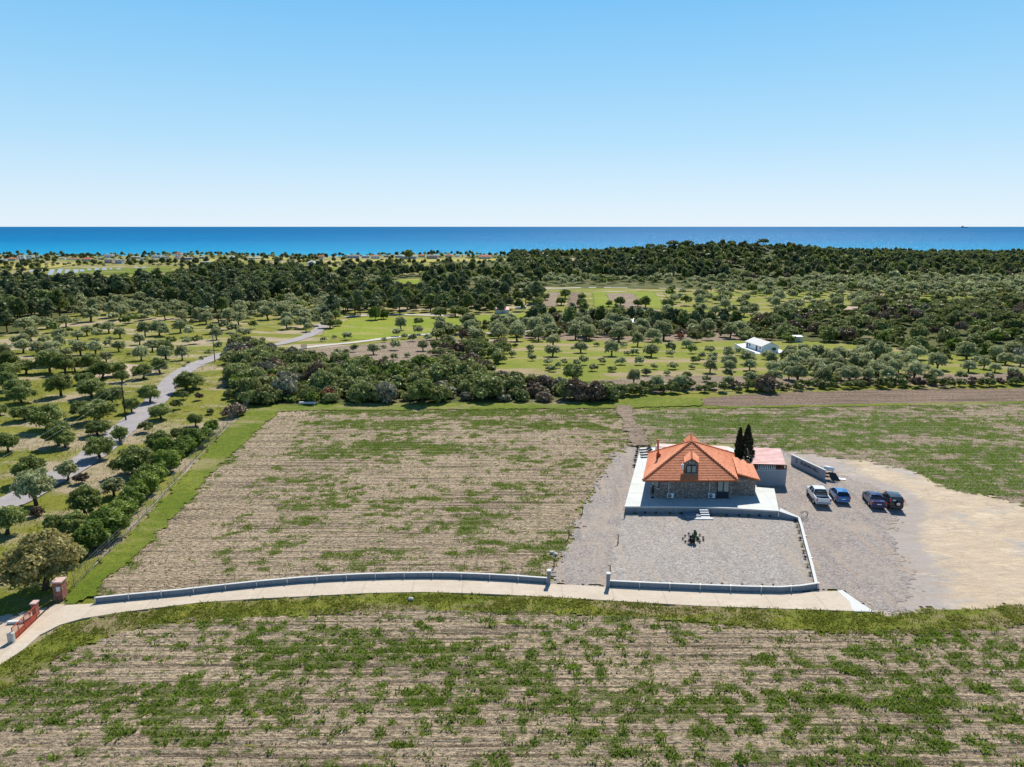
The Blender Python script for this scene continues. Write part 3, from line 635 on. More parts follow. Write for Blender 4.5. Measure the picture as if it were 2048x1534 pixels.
patch('stony_ground', [(1180, 650), (1300, 648), (1500, 660), (1530, 680), (1300, 685), (1040, 678), (1060, 668)], 'orchsoil', 'stony bare ground behind the orchard', 1, .05)
patch('stony_ground', [(1690, 612), (1780, 615), (1850, 622), (1840, 640), (1720, 640), (1660, 625)], 'clearing', 'bare stony patch on the scrub slope', 1, .1)
patch('grove_soil', [(170, 745), (230, 725), (330, 735), (300, 748), (200, 757)], 'clearing', 'bare patch in the olive grove', .7, .06, 1.0)
# ------------------------------------------------------------------ main house
ZT = .9
def H(u, v, z=0): return (16.33 + u + .25 * v, 83.9 + v, z)
tp = [P(a, b, ZT) for a, b in [(1249, 1013.5), (1330, 1013.7), (1395, 1014.5), (1476, 1017.5), (1558, 1022.5), (1548.5, 977), (1513, 974), (1502, 915), (1457, 893), (1281, 895.5)]]
th = empty('terrace', (0, 0, 0), 0, 'raised pale concrete terrace around the stone house', 'terrace')
mb = MB(); mb.prism([p[:2] for p in tp], ZT - .14, ZT); mb.build('slab', M['terrace'], th)
c = np.mean([p[:2] for p in tp], 0)
mb = MB(); mb.prism([(c[0] + (p[0] - c[0]) * .994, c[1] + (p[1] - c[1]) * .994) for p in tp], 0, ZT - .141); mb.build('retaining_wall', M['wallgrey'], th)
mb = MB()
for i in range(4):
    if i == 2: pass
    a, b = np.array(tp[i][:2]), np.array(tp[i + 1][:2]); d = (b - a) / np.linalg.norm(b - a); n = np.array((d[1], -d[0]))
    q = [a + n * .06, b + n * .06, b - n * .14, a - n * .14]; mb.prism([tuple(k) for k in q], ZT + .002, ZT + .07 + .001 * i)
mb.build('coping', M['capwhite'], th)
# ramp wall at the right end of the terrace
A0 = P(1558, 1022.5, ZT); A1 = P(1598, 1040, .25); rw = empty('ramp_wall', (0, 0, 0), 0, 'pale sloping wall running down from the terrace to the side wall', 'wall')
d = np.array((A1[0] - A0[0], A1[1] - A0[1])); L = np.linalg.norm(d); d /= L; n = np.array((-d[1], d[0]))
a, b = np.array(A0[:2]), np.array(A1[:2]); q = [tuple(a), tuple(b), tuple(b + n * .35), tuple(a + n * 1.1)]
mb = MB(); mb.prism(q, [0] * 4, [ZT - .05, .45, .45, ZT - .05]); mb.build('wall', M['wallgrey'], rw)
mb = MB(); mb.prism(q, [ZT - .048, .452, .452, ZT - .048], [ZT + .02, .52, .52, ZT + .02]); mb.build('coping', M['capwhite'], rw)
# steps
st = empty('garden_steps', (0, 0, 0), 0, 'short flight of white-edged steps down from the terrace', 'steps')
s0 = P(1398, 1015.5, ZT); sx0 = s0[0]; sx1 = P(1415.5, 1016, ZT)[0]; sy = s0[1] - .07
for i in range(4):
    z = ZT - .17 * (i + 1) + .02; y1 = sy - .30 * i; y0 = y1 - .30
    mb = MB(); mb.box(sx0, sx1, y0, y1, z - .05, z); mb.box(sx0 + .01, sx1 - .01, y0 + .05, y1, 0, z - .051, 1); mb.build('step', [M['white'], M['wallgrey']], st)
mb = MB(); mb.box(sx0 - .9, sx1 + .25, sy - 1.75, sy - 1.2, .0, .215); mb.build('landing', M['capwhite'], st)
mb = MB(); mb.box(sx0 - 1.9, sx0 - .02, sy - 1.18, sy - .02, 0, .32); mb.build('dormer_shade_block', M['wallgrey'], st)  # grey block added where only the dormer's shadow falls

hs_ = empty('stone_house', (0, 0, 0), 0, 'stone-walled house with a large orange tiled pyramid roof', 'house')
zE, zA = 3.53, 6.83
wallpoly = [(18.6, 84.55), (27.75, 84.55), (29.6, 94.2), (20.2, 94.2), (17.75, 86.0)]
mb = MB(); mb.prism(wallpoly, ZT, 3.36); mb.build('wall', M['stonewall'], hs_)
# annex
ax = [(27.76, 85.5), (31.05, 85.5), (32.6, 92.0), (29.15, 92.0)]
mb = MB(); mb.prism(ax, ZT, [3.78, 2.93, 2.93, 3.78]); mb.build('annex_wall', M['stonewall'], hs_)
# tiled roofs
def tiles(mb, A, B, Cc, Dd, ncourse, lift=.055, corr=.035, pitch=.24, seg=.06):
    A, B, Cc, Dd = [np.array(k, float) for k in (A, B, Cc, Dd)]
    e = B - A; W_ = np.linalg.norm(e); e /= W_
    nrm = np.cross(e, (Dd + Cc) / 2 - (A + B) / 2); nrm /= np.linalg.norm(nrm)
    if nrm[2] < 0: nrm = -nrm
    for c_ in range(ncourse):
        t0, t1 = c_ / ncourse, (c_ + 1) / ncourse
        l0, r0 = A + (Dd - A) * t0, B + (Cc - B) * t0; l1, r1 = A + (Dd - A) * t1, B + (Cc - B) * t1
        m = max(2, int(np.linalg.norm(r0 - l0) / seg)); s = np.linspace(0, 1, m + 1)[:, None]
        p0 = l0 + (r0 - l0) * s; p1 = l1 + (r1 - l1) * s
        u0 = (p0 - A) @ e; u1 = (p1 - A) @ e
        h0 = lift + corr * np.abs(np.sin(pi * u0 / pitch)); h1 = corr * np.abs(np.sin(pi * u1 / pitch))
        q0 = p0 + nrm * h0[:, None]; q1 = p1 + nrm * h1[:, None]; qb = p0 - nrm * .01
        v = np.vstack([qb, q0, q1]); k = m + 1; f = []
        for j in range(m):
            f += [(j, j + 1, k + j + 1, k + j), (k + j, k + j + 1, 2 * k + j + 1, 2 * k + j)]
        mb.mesh(v, f, 0, False)
def caps(mb, a, b, step=.36, r=.13):
    a, b = np.array(a, float), np.array(b, float); L = np.linalg.norm(b - a); n = int(L / step); d = (b - a) / n
    for i in range(n):
        p = a + d * i; mb.tube([p + (0, 0, .06), p + d * 1.12 + (0, 0, .03)], [r * 1.18, r * .8], 7)
E1, E2, E3, E4 = (16.33, 83.9, zE), (28.24, 83.9, zE), (31.0, 94.6, zE), (19.15, 94.9, zE)
AP = (23.66, 89.65, zA)
mb = MB(); tiles(mb, E1, E2, AP, AP, 24, .045, .03, .22); tiles(mb, E2, E3, AP, AP, 24, seg=.08); tiles(mb, E3, E4, AP, AP, 17, seg=.12); tiles(mb, E4, E1, AP, AP, 24, seg=.08)
mb.build('roof', M['tile'], hs_); roof = bpy.data.objects['roof']
mb = MB()
for q in (E1, E2, E3, E4): caps(mb, q, AP)
mb.build('hip_tiles', M['tile'], roof)
mb = MB(); v = [E1, E2, E3, E4]; mb.prism([(q[0], q[1]) for q in v], zE - .16, zE - .03); mb.build('soffit', M['tiledark'], roof)
# annex lean-to roof
B1, B2, B3, B4 = PD(1475.5, 948.5, 85.1), PD(1520, 961, 85.1), PD(1503.5, 924.8, 92.2), PD(1464, 913, 92.2)
mb = MB(); tiles(mb, B2, B3, B4, B1, 9, seg=.08); ar = mb.build('annex_roof', M['tile'], hs_)
mb = MB(); caps(mb, B1, B2, .36, .10); mb.tube([np.array(B1) + (0, -.02, -.09), np.array(B2) + (0, -.02, -.09)], .05, 4, 1); mb.build('verge_tiles', [M['tile'], M['tiledark']], ar)
# dormer
def roofz(y): return zE + (y - 83.9) * (zA - zE) / 5.75
dx0, dx1, dy0 = PD(1368.5, 926, 84.9)[0] + .1, PD(1397, 926, 84.9)[0] - .1, 84.9; dxm = (dx0 + dx1) / 2; zs = 4.05; ze_ = 5.5; zr = 6.0
dm = MB(); v = [(dx0, dy0, zs), (dx1, dy0, zs), (dx1, dy0, ze_), (dxm, dy0, zr), (dx0, dy0, ze_)]
bk = [(dx0 + .25 * 2.6, 87.4, ze_), (dx1 + .25 * 2.6, 87.4, ze_), (dxm + .25 * 3.4, 88.2, zr)]
dm.face(v); dm.face([(dx0, dy0, zs), (dx0, dy0, ze_), bk[0]]); dm.face([(dx1, dy0, zs), bk[1], (dx1, dy0, ze_)])
dor = dm.build('dormer', M['stonewall'], hs_)
dm = MB(); o_ = .12; ey = dy0 - .12; sl_ = (zr - ze_) / (dxm - dx0)
L0, L1 = (dx0 - o_, ey, ze_ - o_ * sl_ + .06), (dxm, ey, zr + .06); R0 = (dx1 + o_, ey, ze_ - o_ * sl_ + .06)
K0, K1, K2 = (dx0 - o_ + .6, 87.3, ze_ - o_ * sl_ + .06), (dxm + .85, 88.5, zr + .06), (dx1 + o_ + .6, 87.3, ze_ - o_ * sl_ + .06)
tiles(dm, K0, L0, L1, K1, 4, seg=.1); tiles(dm, R0, K2, K1, L1, 4, seg=.1); caps(dm, L1, K1, .36, .1)
dr_ = dm.build('dormer_roof', M['tile'], dor)
dm = MB(); wx0, wx1 = PD(1372.5, 936, 84.9)[0], PD(1392.5, 936, 84.9)[0]
dm.box(wx0, wx1, 84.78, 84.90, 4.2, 5.22, 0); wf_ = dm.build('dormer_window', M['darkmetal'], hs_)
dm = MB(); mid = (wx0 + wx1) / 2
dm.box(wx0 + .09, mid - .09, 84.765, 84.79, 4.30, 5.12); dm.box(mid + .09, wx1 - .09, 84.765, 84.79, 4.30, 5.12); dm.build('pane', M['glasslight'], wf_)
dm = MB(); dm.box(dx0 - .03, dx1 + .03, 84.72, 84.9, 4.02, 4.14); dm.build('sill', M['wallgrey'], wf_)
dm = MB(); dm.box(dx0 - .40, dx0 - .12, 84.9, 85.2, 4.55, 5.25); dm.tube([(dx0 - .26, 85.0, 5.25), (dx0 - .26, 85.0, 5.4)], .07, 8); dm.build('roof_unit', M['plasticw'], hs_)
# rear gable
g0 = (23.66, 89.65, zA); gr = (24.4, 92.9, zA + .02); w_ = 1.0
ga = MB(); gl, gR = (24.4 - w_, 92.9, 6.05), (24.4 + w_, 92.9, 6.05); hl, hr = (23.66 - w_ * .55, 90.1, 6.3), (23.66 + w_ * .75, 90.1, 6.3)
tiles(ga, gl, hl, g0, gr, 3, seg=.1); tiles(ga, hr, gR, gr, g0, 3, seg=.1); caps(ga, g0, gr, .36, .12)
ga.face([(24.4 - w_, 92.88, 4.6), (24.4 + w_, 92.88, 4.6), (24.4 + w_, 92.88, 6.0), (24.4, 92.88, 6.8), (24.4 - w_, 92.88, 6.0)]); ga.build('rear_dormer', M['tile'], hs_)
# chimney pipe
cb = PD(1317, 908, 90.5); ct = PD(1316.5, 882, 90.3)
cm = MB(); cm.tube([(cb[0], cb[1], cb[2] - .5), (ct[0], cb[1], ct[2])], .14, 10); cm.tube([(ct[0], cb[1], ct[2]), (ct[0], cb[1], ct[2] + .14)], [.2, .2], 10, 0)
ch = cm.build('chimney', M['tile'], roof)
cm = MB(); cm.box(cb[0] - .24, cb[0] + .24, cb[1] - .3, cb[1] + .2, cb[2] - .55, cb[2] + .12); cm.build('chimney_base', M['tiledark'], roof)
# windows, doors
yf = 84.55
dxa, dxb = PD(1433.5, 980, yf)[0], PD(1458, 980, yf)[0]
mb = MB(); mb.box(dxa, dxb, yf - .06, yf + .02, ZT + .01, 3.3); dd = mb.build('glass_door', M['darkmetal'], hs_)
mb = MB(); m_ = (dxa + dxb) / 2; mb.box(dxa + .09, m_ - .07, yf - .08, yf - .055, ZT + .12, 3.2); mb.box(m_ + .07, dxb - .09, yf - .08, yf - .055, ZT + .12, 3.2); mb.build('pane', M['glass'], dd)
mb = MB(); mb.box(dxa + .1, m_ - .08, yf - .086, yf - .081, ZT + .95, 3.18); mb.box(m_ + .08, dxb - .1, yf - .086, yf - .081, ZT + .95, 3.18); mb.build('curtain', M['glasslight'], dd)
mb = MB(); mb.box(dxa - .15, dxb + .15, yf - .35, yf - .061, ZT + .003, ZT + .05); mb.build('threshold', M['wallgrey'], dd)
a, b = np.array((17.75, 86.0)), np.array((18.6, 84.55)); d = (b - a) / np.linalg.norm(b - a); n = np.array((-abs(d[1]), -abs(d[0]))); n = np.array((d[1], -d[0]))
if n[1] > 0: n = -n
def facebox(mb, a, d, n, u0, u1, z0, z1, t0, t1, m=0):
    q = [a + d * u0 + n * t0, a + d * u1 + n * t0, a + d * u1 + n * t1, a + d * u0 + n * t1]; mb.prism([tuple(k) for k in q], z0, z1, m)
mb = MB(); facebox(mb, a, d, n, .15, 1.6, 2.2, 3.3, -.02, .06); bw = mb.build('corner_window', M['darkmetal'], hs_)
mb = MB(); facebox(mb, a, d, n, .24, .83, 2.3, 3.22, .061, .075); facebox(mb, a, d, n, .92, 1.52, 2.3, 3.22, .061, .075); mb.build('pane', M['glasslight'], bw)
mb = MB(); facebox(mb, a, d, n, .05, 1.68, 2.1, 2.19, -.02, .14); mb.build('sill', M['capwhite'], bw)
# side windows on the left wall
a2, b2 = np.array((17.75, 86.0)), np.array((20.2, 94.2)); d2 = (b2 - a2) / np.linalg.norm(b2 - a2); n2 = np.array((-d2[1], d2[0]))
for u in (1.6, 5.2):
    mb = MB(); facebox(mb, a2, d2, n2, u, u + 1.5, 1.9, 3.1, -.02, .05); o = mb.build('side_window', M['darkmetal'], hs_)
    mb = MB(); facebox(mb, a2, d2, n2, u + .08, u + 1.42, 1.98, 3.02, .051, .06); mb.build('pane', M['glass'], o)
for px, nm in ((1336.5, 0), (1418, 1)):
    x = PD(px, 990, yf)[0]; mb = MB(); mb.tube([(x, yf - .06, 3.3), (x, yf - .06, 1.6)], .035, 6); mb.build('drainpipe', M['plasticw'], hs_)
for px, lab in ((1339.5, 'white air conditioner unit on the stone wall below the left drainpipe'), (1421.5, 'white air conditioner unit on the stone wall beside the glass door')):
    x = PD(px, 995, yf)[0]; ac = empty('air_conditioner', (x, yf, ZT + .12), 0, lab, 'air conditioner', 'air conditioners on the front wall')
    mb = MB(); mb.box(-.4, .4, -.42, -.08, .1, .68); mb.build('casing', M['plasticw'], ac, .02)
    mb = MB(); n_ = 14; mb.tube([(-.12, -.421, .39), (-.12, -.437, .39)], .23, n_); mb.build('fan_grille', M['darkmetal'], ac)
    mb = MB(); mb.tube([(-.12, -.438, .39), (-.12, -.445, .39)], .07, 10); mb.build('fan_hub', M['plasticw'], ac)
    for sx in (-.33, .33):
        mb = MB(); mb.box(sx - .03, sx + .03, -.4, -.001, .03, .098); mb.box(sx - .03, sx + .03, -.04, -.001, -.06, .4); mb.build('bracket', M['grey'], ac)
# dark closed parasol by the corner
x, y, _ = P(1305, 995.5, ZT); pr = empty('closed_parasol', (x, y, ZT), 0, 'dark narrow object like a closed parasol at the left house corner', 'parasol')
mb = MB(); mb.tube([(0, 0, 0), (0, 0, 1.75)], .025, 6); mb.build('pole', M['darkmetal'], pr)
mb = MB(); mb.tube([(0, 0, .55), (0, 0, .8), (0, 0, 1.2), (0, 0, 1.62), (0, 0, 1.72)], [.10, .19, .17, .10, .03], 9); mb.build('canopy', M['cushion'], pr)
mb = MB(); mb.tube([(0, 0, 0), (0, 0, .08)], .22, 12); mb.build('base', M['darkmetal'], pr)
# loungers
def lounger(px, py, rz, lab):
    x, y, _ = P(px, py, ZT); o = empty('sun_lounger', (x, y, ZT), rz, lab, 'sun lounger', 'sun loungers on the rear terrace')
    mb = MB(); mb.box(-.32, .32, -.9, .35, .28, .34); mb.mesh([(-.32, .35, .30), (.32, .35, .30), (.32, .95, .72), (-.32, .95, .72), (-.32, .35, .36), (.32, .35, .36), (.32, .92, .78), (-.32, .92, .78)], [(0, 3, 2, 1), (4, 5, 6, 7), (0, 1, 5, 4), (1, 2, 6, 5), (2, 3, 7, 6), (3, 0, 4, 7)]); mb.build('cushion', M['cushion'], o)
    for lx in (-.28, .28):
        for ly in (-.8, .45):
            mb = MB(); mb.box(lx - .025, lx + .025, ly - .025, ly + .025, 0, .28); mb.build('leg', M['darkmetal'], o)
lounger(1290, 903, R(-75), 'dark sun lounger nearest the rear corner of the terrace')
lounger(1292, 908, R(-75), 'dark sun lounger in the middle of the terrace group')
lounger(1293, 913.5, R(-80), 'dark sun lounger closest to the left roof eave')
# pergola behind the house
pg = empty('pergola', (0, 0, 0), 0, 'low pergola with a pale pink flat roof behind the house', 'pergola')
q = [P(1312, 893.5, 3.0), P(1456, 901, 3.0), P(1453, 893, 3.0), P(1314, 887.5, 3.0)]
mb = MB(); mb.prism([k[:2] for k in q], 2.95, 3.06); mb.build('roof', M['pinkroof'], pg)
for k in q: 
    mb = MB(); mb.box(k[0] - .08, k[0] + .08, k[1] - .08, k[1] + .08, .1, 2.948); mb.build('post', M['white'], pg)

# ------------------------------------------------------------------ storage building with flat red roof
sb = empty('storage_building', (0, 0, 0), 0, 'grey open-topped outbuilding with a flat pinkish red roof beside the house', 'outbuilding')
yS = 91.2; xa, xb = PD(1510, 960, yS)[0], PD(1572, 960, yS)[0]; dep = 6.2; sk_ = .25
fp = [(xa, yS), (xb, yS), (xb + sk_ * dep, yS + dep), (xa + sk_ * dep, yS + dep)]
def band(mb, a, b, z0, z1, t=.18, m=0):
    a, b = np.array(a), np.array(b); d = (b - a) / np.linalg.norm(b - a); n = np.array((-d[1], d[0])); mb.prism([tuple(a), tuple(b), tuple(b + n * t), tuple(a + n * t)], z0, z1, m)
mb = MB(); band(mb, fp[0], fp[1], 0, 2.3); band(mb, fp[1], fp[2], 0, 2.295); band(mb, fp[2], fp[3], 0, 2.29); band(mb, fp[3], fp[0], 0, 2.285); mb.build('wall', M['signgrey'], sb)
mb = MB(); band(mb, (fp[0][0] - .02, fp[0][1] - .02), (fp[1][0] + .02, fp[1][1] - .02), 2.302, 2.36, .22); mb.build('coping', M['capwhite'], sb)
rf = [P(1504.5, 927.8, 3.12), P(1571.5, 929.5, 3.12), P(1561.4, 897.5, 3.35), P(1500.5, 895, 3.35)]
mb = MB(); tiles(mb, rf[0], rf[1], rf[2], rf[3], 12, .03, .012, .3, .15); mb.build('roof', M['pinkroof'], sb); rfo = mb
mb = MB(); mb.prism([k[:2] for k in rf], [3.0, 3.0, 3.22, 3.22], [3.11, 3.11, 3.33, 3.33]); mb.build('roof_deck', M['wood'], sb)
mb = MB(); a, b = rf[0], rf[1]; mb.box(a[0] - .03, b[0] + .03, a[1] - .07, a[1] - .005, 2.93, 3.15); mb.build('fascia', M['wood'], sb)
nb = 15
for i in range(nb):
    x = xa + .35 + (xb - xa - .7) * i / (nb - 1)
    mb = MB(); mb.tube([(x, yS + .09, 2.36), (x, yS + .09, 2.55), (x, yS + .09, 2.7), (x, yS + .09, 3.0)], [.045, .075, .04, .05], 6); mb.build('baluster', M['white' if i < 10 else 'wood'], sb)
for x, y in ((xa + .1, yS + .1), (xb - .1, yS + .1), (fp[2][0] - .15, fp[2][1] - .1), (fp[3][0] + .15, fp[3][1] - .1)):
    mb = MB(); mb.box(x - .09, x + .09, y - .09, y + .09, 2.3, 3.0); mb.build('post', M['wood'], sb)

# ------------------------------------------------------------------ sign wall
s0, s1 = P(1581.2, 928.3), P(1647.6, 962.1); a, b = np.array(s0[:2]), np.array(s1[:2]); Ls = np.linalg.norm(b - a); d = (b - a) / Ls; n = np.array((d[1], -d[0]))
if n[0] > 0: n = -n
sw = empty('sign_wall', (0, 0, 0), 0, 'free-standing grey wall with dark lettering and an emblem', 'sign wall')
back = -n * .2
mb = MB(); q = [tuple(a), tuple(b), tuple(b + back), tuple(a + back)]; mb.prism(q, 0, [1.45, 1.55, 1.55, 1.45]); mb.build('wall', M['signgrey'], sw)
mb = MB(); q = [tuple(a - d * .04 + n * .03), tuple(b + d * .04 + n * .03), tuple(b + d * .04 + back * 1.15), tuple(a - d * .04 + back * 1.15)]; mb.prism(q, [1.452, 1.552, 1.552, 1.452], [1.51, 1.61, 1.61, 1.51]); mb.build('coping', M['capwhite'], sw)
rzs = atan2(d[1], d[0])
fc = bpy.data.curves.new('lettering', 'FONT'); fc.body = 'ELAION HILL'; fc.size = .62; fc.extrude = .015; fc.offset = .012; fc.align_x = 'LEFT'; fc.align_y = 'CENTER'; fc.space_character = 1.12
fc.materials.append(M['letter']); fo = bpy.data.objects.new('lettering', fc); COL.objects.link(fo); fo.parent = sw
pp = a + d * (Ls * .30) + n * .02; fo.location = (pp[0], pp[1], .95); fo.rotation_euler = (pi / 2, 0, rzs)
mb = MB()
def disc(mb, u, z, ru, rz_, ang=0, k=14):
    v = []
    for t in (.002, .03):
        for i in range(k):
            th_ = 2 * pi * i / k; e_, g_ = ru * cos(th_), rz_ * sin(th_); e2, g2 = e_ * cos(ang) - g_ * sin(ang), e_ * sin(ang) + g_ * cos(ang)
            w = a + d * (u + e2) + n * t; v.append((w[0], w[1], z + g2))
    mb.mesh(v, [tuple(range(k, 2 * k)), tuple(range(k))[::-1]] + [(i, (i + 1) % k, k + (i + 1) % k, k + i) for i in range(k)])
u0 = Ls * .17
disc(mb, u0, .72, .17, .13); disc(mb, u0 + .13, 1.13, .06, .15, -.7); disc(mb, u0 - .12, 1.13, .05, .14, .55); disc(mb, u0, 1.0, .02, .16)
mb.build('emblem', M['letter'], sw)
# tank on dark frame behind the sign wall
x, y, _ = P(1657, 958); tk = empty('tank_stand', (x, y, 0), R(-20), 'pale horizontal tank on a dark splayed frame at the end of the sign wall', 'tank stand')
mb = MB(); mb.tube([(-.75, .1, 1.55), (-.7, .1, 1.55), (.55, -.1, 1.5), (.6, -.1, 1.5)], [.2, .32, .32, .2], 14); mb.build('tank', M['plasticw'], tk)
for lx, ly, tx in ((-.9, -.6, -.5), (-.9, .7, -.5), (.7, -.7, .4), (.8, .6, .4)):
    mb = MB(); mb.tube([(lx, ly, 0), (tx, 0, 1.25)], .05, 6); mb.build('leg', M['darkmetal'], tk)
mb = MB(); mb.mesh([(-.2, -.55, 1.2), (.75, -.5, 1.15), (1.5, -.9, .15), (.3, -1.0, .12)], [(0, 1, 2, 3)]); mb.mesh([(-.2, -.5, 1.2), (.75, -.45, 1.15), (1.5, -.85, .15), (.3, -.95, .12)], [(3, 2, 1, 0)]); mb.build('chute', M['darkmetal'], tk)
mb = MB(); mb.box(-.8, .2, -.9, -.1, .5, .56); mb.box(-.9, -.1, -.8, .1, .9, .95); mb.build('shelf', M['wood'], tk)
mb = MB(); mb.box(.9, 2.2, -.2, .5, .1, .17, 0, -.3); tag(mb.build('pale_board', M['plasticw']), 'pale board lying on the ground beside the tank stand', 'board')
bpy.data.objects['pale_board'].location = (x, y, 0)

# ------------------------------------------------------------------ low walls
def lowwall(name, px, h, label, th_=.2, post=2.9, mat='wallgrey', posts=True, capz=.045):
    pts = [np.array(P(a_, b_)[:2]) for a_, b_ in px]; r = empty(name, (0, 0, 0), 0, label, 'wall')
    n_ = len(pts); nrm = []
    for i in range(n_):
        d_ = pts[min(i + 1, n_ - 1)] - pts[max(i - 1, 0)]; d_ /= np.linalg.norm(d_); nrm.append(np.array((-d_[1], d_[0])))
    L_ = [pts[i] for i in range(n_)]; Rr = [pts[i] + nrm[i] * th_ for i in range(n_)]
    mb = MB()
    for i in range(n_ - 1): mb.prism([tuple(L_[i]), tuple(L_[i + 1]), tuple(Rr[i + 1]), tuple(Rr[i])], .02, h)
    mb.build('wall', M[mat], r)
    mb = MB(); e = .015
    L2 = [pts[i] - nrm[i] * e for i in range(n_)]; R2 = [pts[i] + nrm[i] * (th_ + e) for i in range(n_)]
    for i in range(n_ - 1): mb.prism([tuple(L2[i]), tuple(L2[i + 1]), tuple(R2[i + 1]), tuple(R2[i])], h + .002, h + capz)
    mb.build('coping', M['capwhite'], r)
    if posts:
        d_ = np.r_[0, np.cumsum([np.linalg.norm(pts[i + 1] - pts[i]) for i in range(n_ - 1)])]; k = max(1, int(round(d_[-1] / post)))
        for j in range(k + 1):
            t = d_[-1] * j / k; x = np.interp(t, d_, [q_[0] for q_ in pts]); y = np.interp(t, d_, [q_[1] for q_ in pts])
            i = min(np.searchsorted(d_, t, side='right') - 1, n_ - 2); nn = nrm[i]; aa = atan2(nn[1], nn[0]) - pi / 2
            mb = MB(); mb.box(-.045, .045, -.11, .0, .02, h + .14, 0, aa, (x, y, 0)); mb.build('post', M['galv'], r)
    return r
lowwall('driveway_wall', [(192, 1208), (260, 1201), (320, 1195.5), (372, 1190.5), (440, 1182.5), (520, 1174), (600, 1166.8), (660, 1162.8), (720, 1159.8), (800, 1157.5), (860, 1157), (905, 1157.5), (960, 1159.5), (1020, 1162.5), (1094, 1168)], .60, 'long low grey wall curving along the driveway left of the entrance')
lowwall('garden_front_wall', [(1219, 1174), (1300, 1178), (1400, 1182), (1500, 1185.5), (1560, 1186.5), (1600, 1184), (1634, 1179)], .62, 'low grey wall along the driveway in front of the gravel garden')
lowwall('garden_side_wall', [(1635, 1177), (1625, 1135), (1613, 1092), (1605, 1060), (1599, 1041)], .45, 'white-topped low side wall right of the gravel garden', .26, 6.0)
for px, py, lab in ((1097.5, 1169.5, 'grey gate pillar at the end of the long driveway wall'), (1216, 1175.5, 'grey gate pillar at the start of the garden front wall')):
    x, y, _ = P(px, py); r = empty('gate_pillar', (x, y, 0), 0, lab, 'pillar', 'pillars either side of the gravel entrance')
    mb = MB(); mb.box(-.16, .16, -.16, .2, 0, 1.5); mb.build('shaft', M['wallgrey'], r)
    mb = MB(); mb.box(-.2, .2, -.2, .24, 1.502, 1.58); mb.build('cap', M['capwhite'], r)
# bollard lamps
bl = [(1108, 1135, 'by the left gate pillar'), (1137.5, 1077, 'on the left edge of the gravel drive, second from the driveway'), (1164.5, 1029, 'farthest up the left edge of the gravel drive'),
      (1220, 1150, 'behind the right gate pillar'), (1236, 1087, 'standing alone between the drive and the gravel garden'), (1249.5, 1035, 'at the front left corner of the terrace')]
first = None
for px, py, lab in bl:
    x, y, _ = P(px, py); r = empty('bollard_lamp', (x, y, .12), 0, 'slim dark bollard lamp ' + lab, 'lamp', 'bollard lamps along the gravel drive')
    if not first:
        mb = MB(); mb.box(-.045, .045, -.045, .045, 0, .9); a_ = mb.build('post', M['black'], r); mb = MB(); mb.box(-.26, .045, -.05, .05, .902, .96); b_ = mb.build('lamp_head', M['black'], r)
        mb = MB(); mb.box(-.12, .12, -.1, .1, 0, .04); c_ = mb.build('foot', M['black'], r); first = (a_, b_, c_)
    else:
        for q in first: k = q.copy(); COL.objects.link(k); k.parent = r

# ------------------------------------------------------------------ gate and pillars at the left
g0, g1 = P(27.4, 1285), P(74.4, 1240); g0 = np.array(g0[:2]); g1 = np.array(g1[:2]); gd = (g1 - g0); Lg = np.linalg.norm(gd); gd /= Lg; gn = np.array((gd[1], -gd[0]))
gt = empty('sliding_gate', (0, 0, 0), 0, 'red metal sliding gate with solid lower panels and open bars above', 'gate')
def gb(mb, u0_, u1_, z0, z1, t0=-.03, t1=.03, m=0): facebox(mb, g0, gd, gn, u0_, u1_, z0, z1, t0, t1, m)
mb = MB(); gb(mb, 0, Lg, .12, .60, -.015, .015); mb.build('panel', M['redgate'], gt)
mb = MB(); gb(mb, 0, Lg, .05, .12); gb(mb, 0, Lg, .601, .66); gb(mb, 0, Lg, 1.32, 1.38)
mb.build('frame', M['redgate'], gt)
for i in range(5): mb = MB(); gb(mb, Lg * i / 4 - .03 if i else 0, Lg * i / 4 + .03, .121, 1.319, -.032, .032); mb.build('upright', M['redgate'], gt)
for i in range(22): mb = MB(); u = .1 + (Lg - .2) * i / 21; gb(mb, u - .012, u + .012, .661, 1.319, -.012, .012); mb.build('bar', M['redgate'], gt)
rr = empty('gate_rail', (0, 0, 0), 0, 'dark ground rail running from the red gate to the brick pillar', 'rail')
e_ = P(114, 1206); mb = MB(); facebox(mb, g0 - gd * .4, gd, gn, 0, Lg + float(np.linalg.norm(np.array(e_[:2]) - g1)) + .4, .2, .235, -.04, .04); mb.build('rail', M['black'], rr)
def brickpillar(px, py, w, dpt, h, lab, box=False):
    x, y, _ = P(px, py); r = empty('brick_pillar', (x, y, 0), atan2(gd[1], gd[0]) - pi / 2, lab, 'pillar')
    mb = MB(); mb.box(-w / 2, w / 2, 0, dpt, 0, h); mb.build('shaft', M['brick'], r)
    mb = MB(); mb.box(-w / 2 - .08, w / 2 + .08, -.08, dpt + .08, h + .001, h + .12); mb.build('cap', M['pinkwall'], r)
    if box: mb = MB(); mb.box(-.02, .28, -.14, -.001, h - .8, h - .35); mb.build('meter_box', M['plasticw'], r)
brickpillar(118, 1202, .8, .9, 1.85, 'red stone gate pillar with a white box, beside the driveway start', True)
brickpillar(70, 1235, .35, .5, 1.3, 'small red pillar at the far end of the sliding gate')
x, y, _ = P(18, 1290); mb = MB(); mb.box(-.3, .2, -.2, .2, 0, 1.0); o = mb.build('grey_block', M['stonepale'], None, .1); o.location = (x + .1, y + .3, 0); tag(o, 'pale rough stone block at the near end of the red gate', 'block')
x, y, _ = P(122, 1170); pw = empty('pale_pole', (x, y, 0), 0, 'thin pale metal pole behind the red stone gate pillar', 'pole')
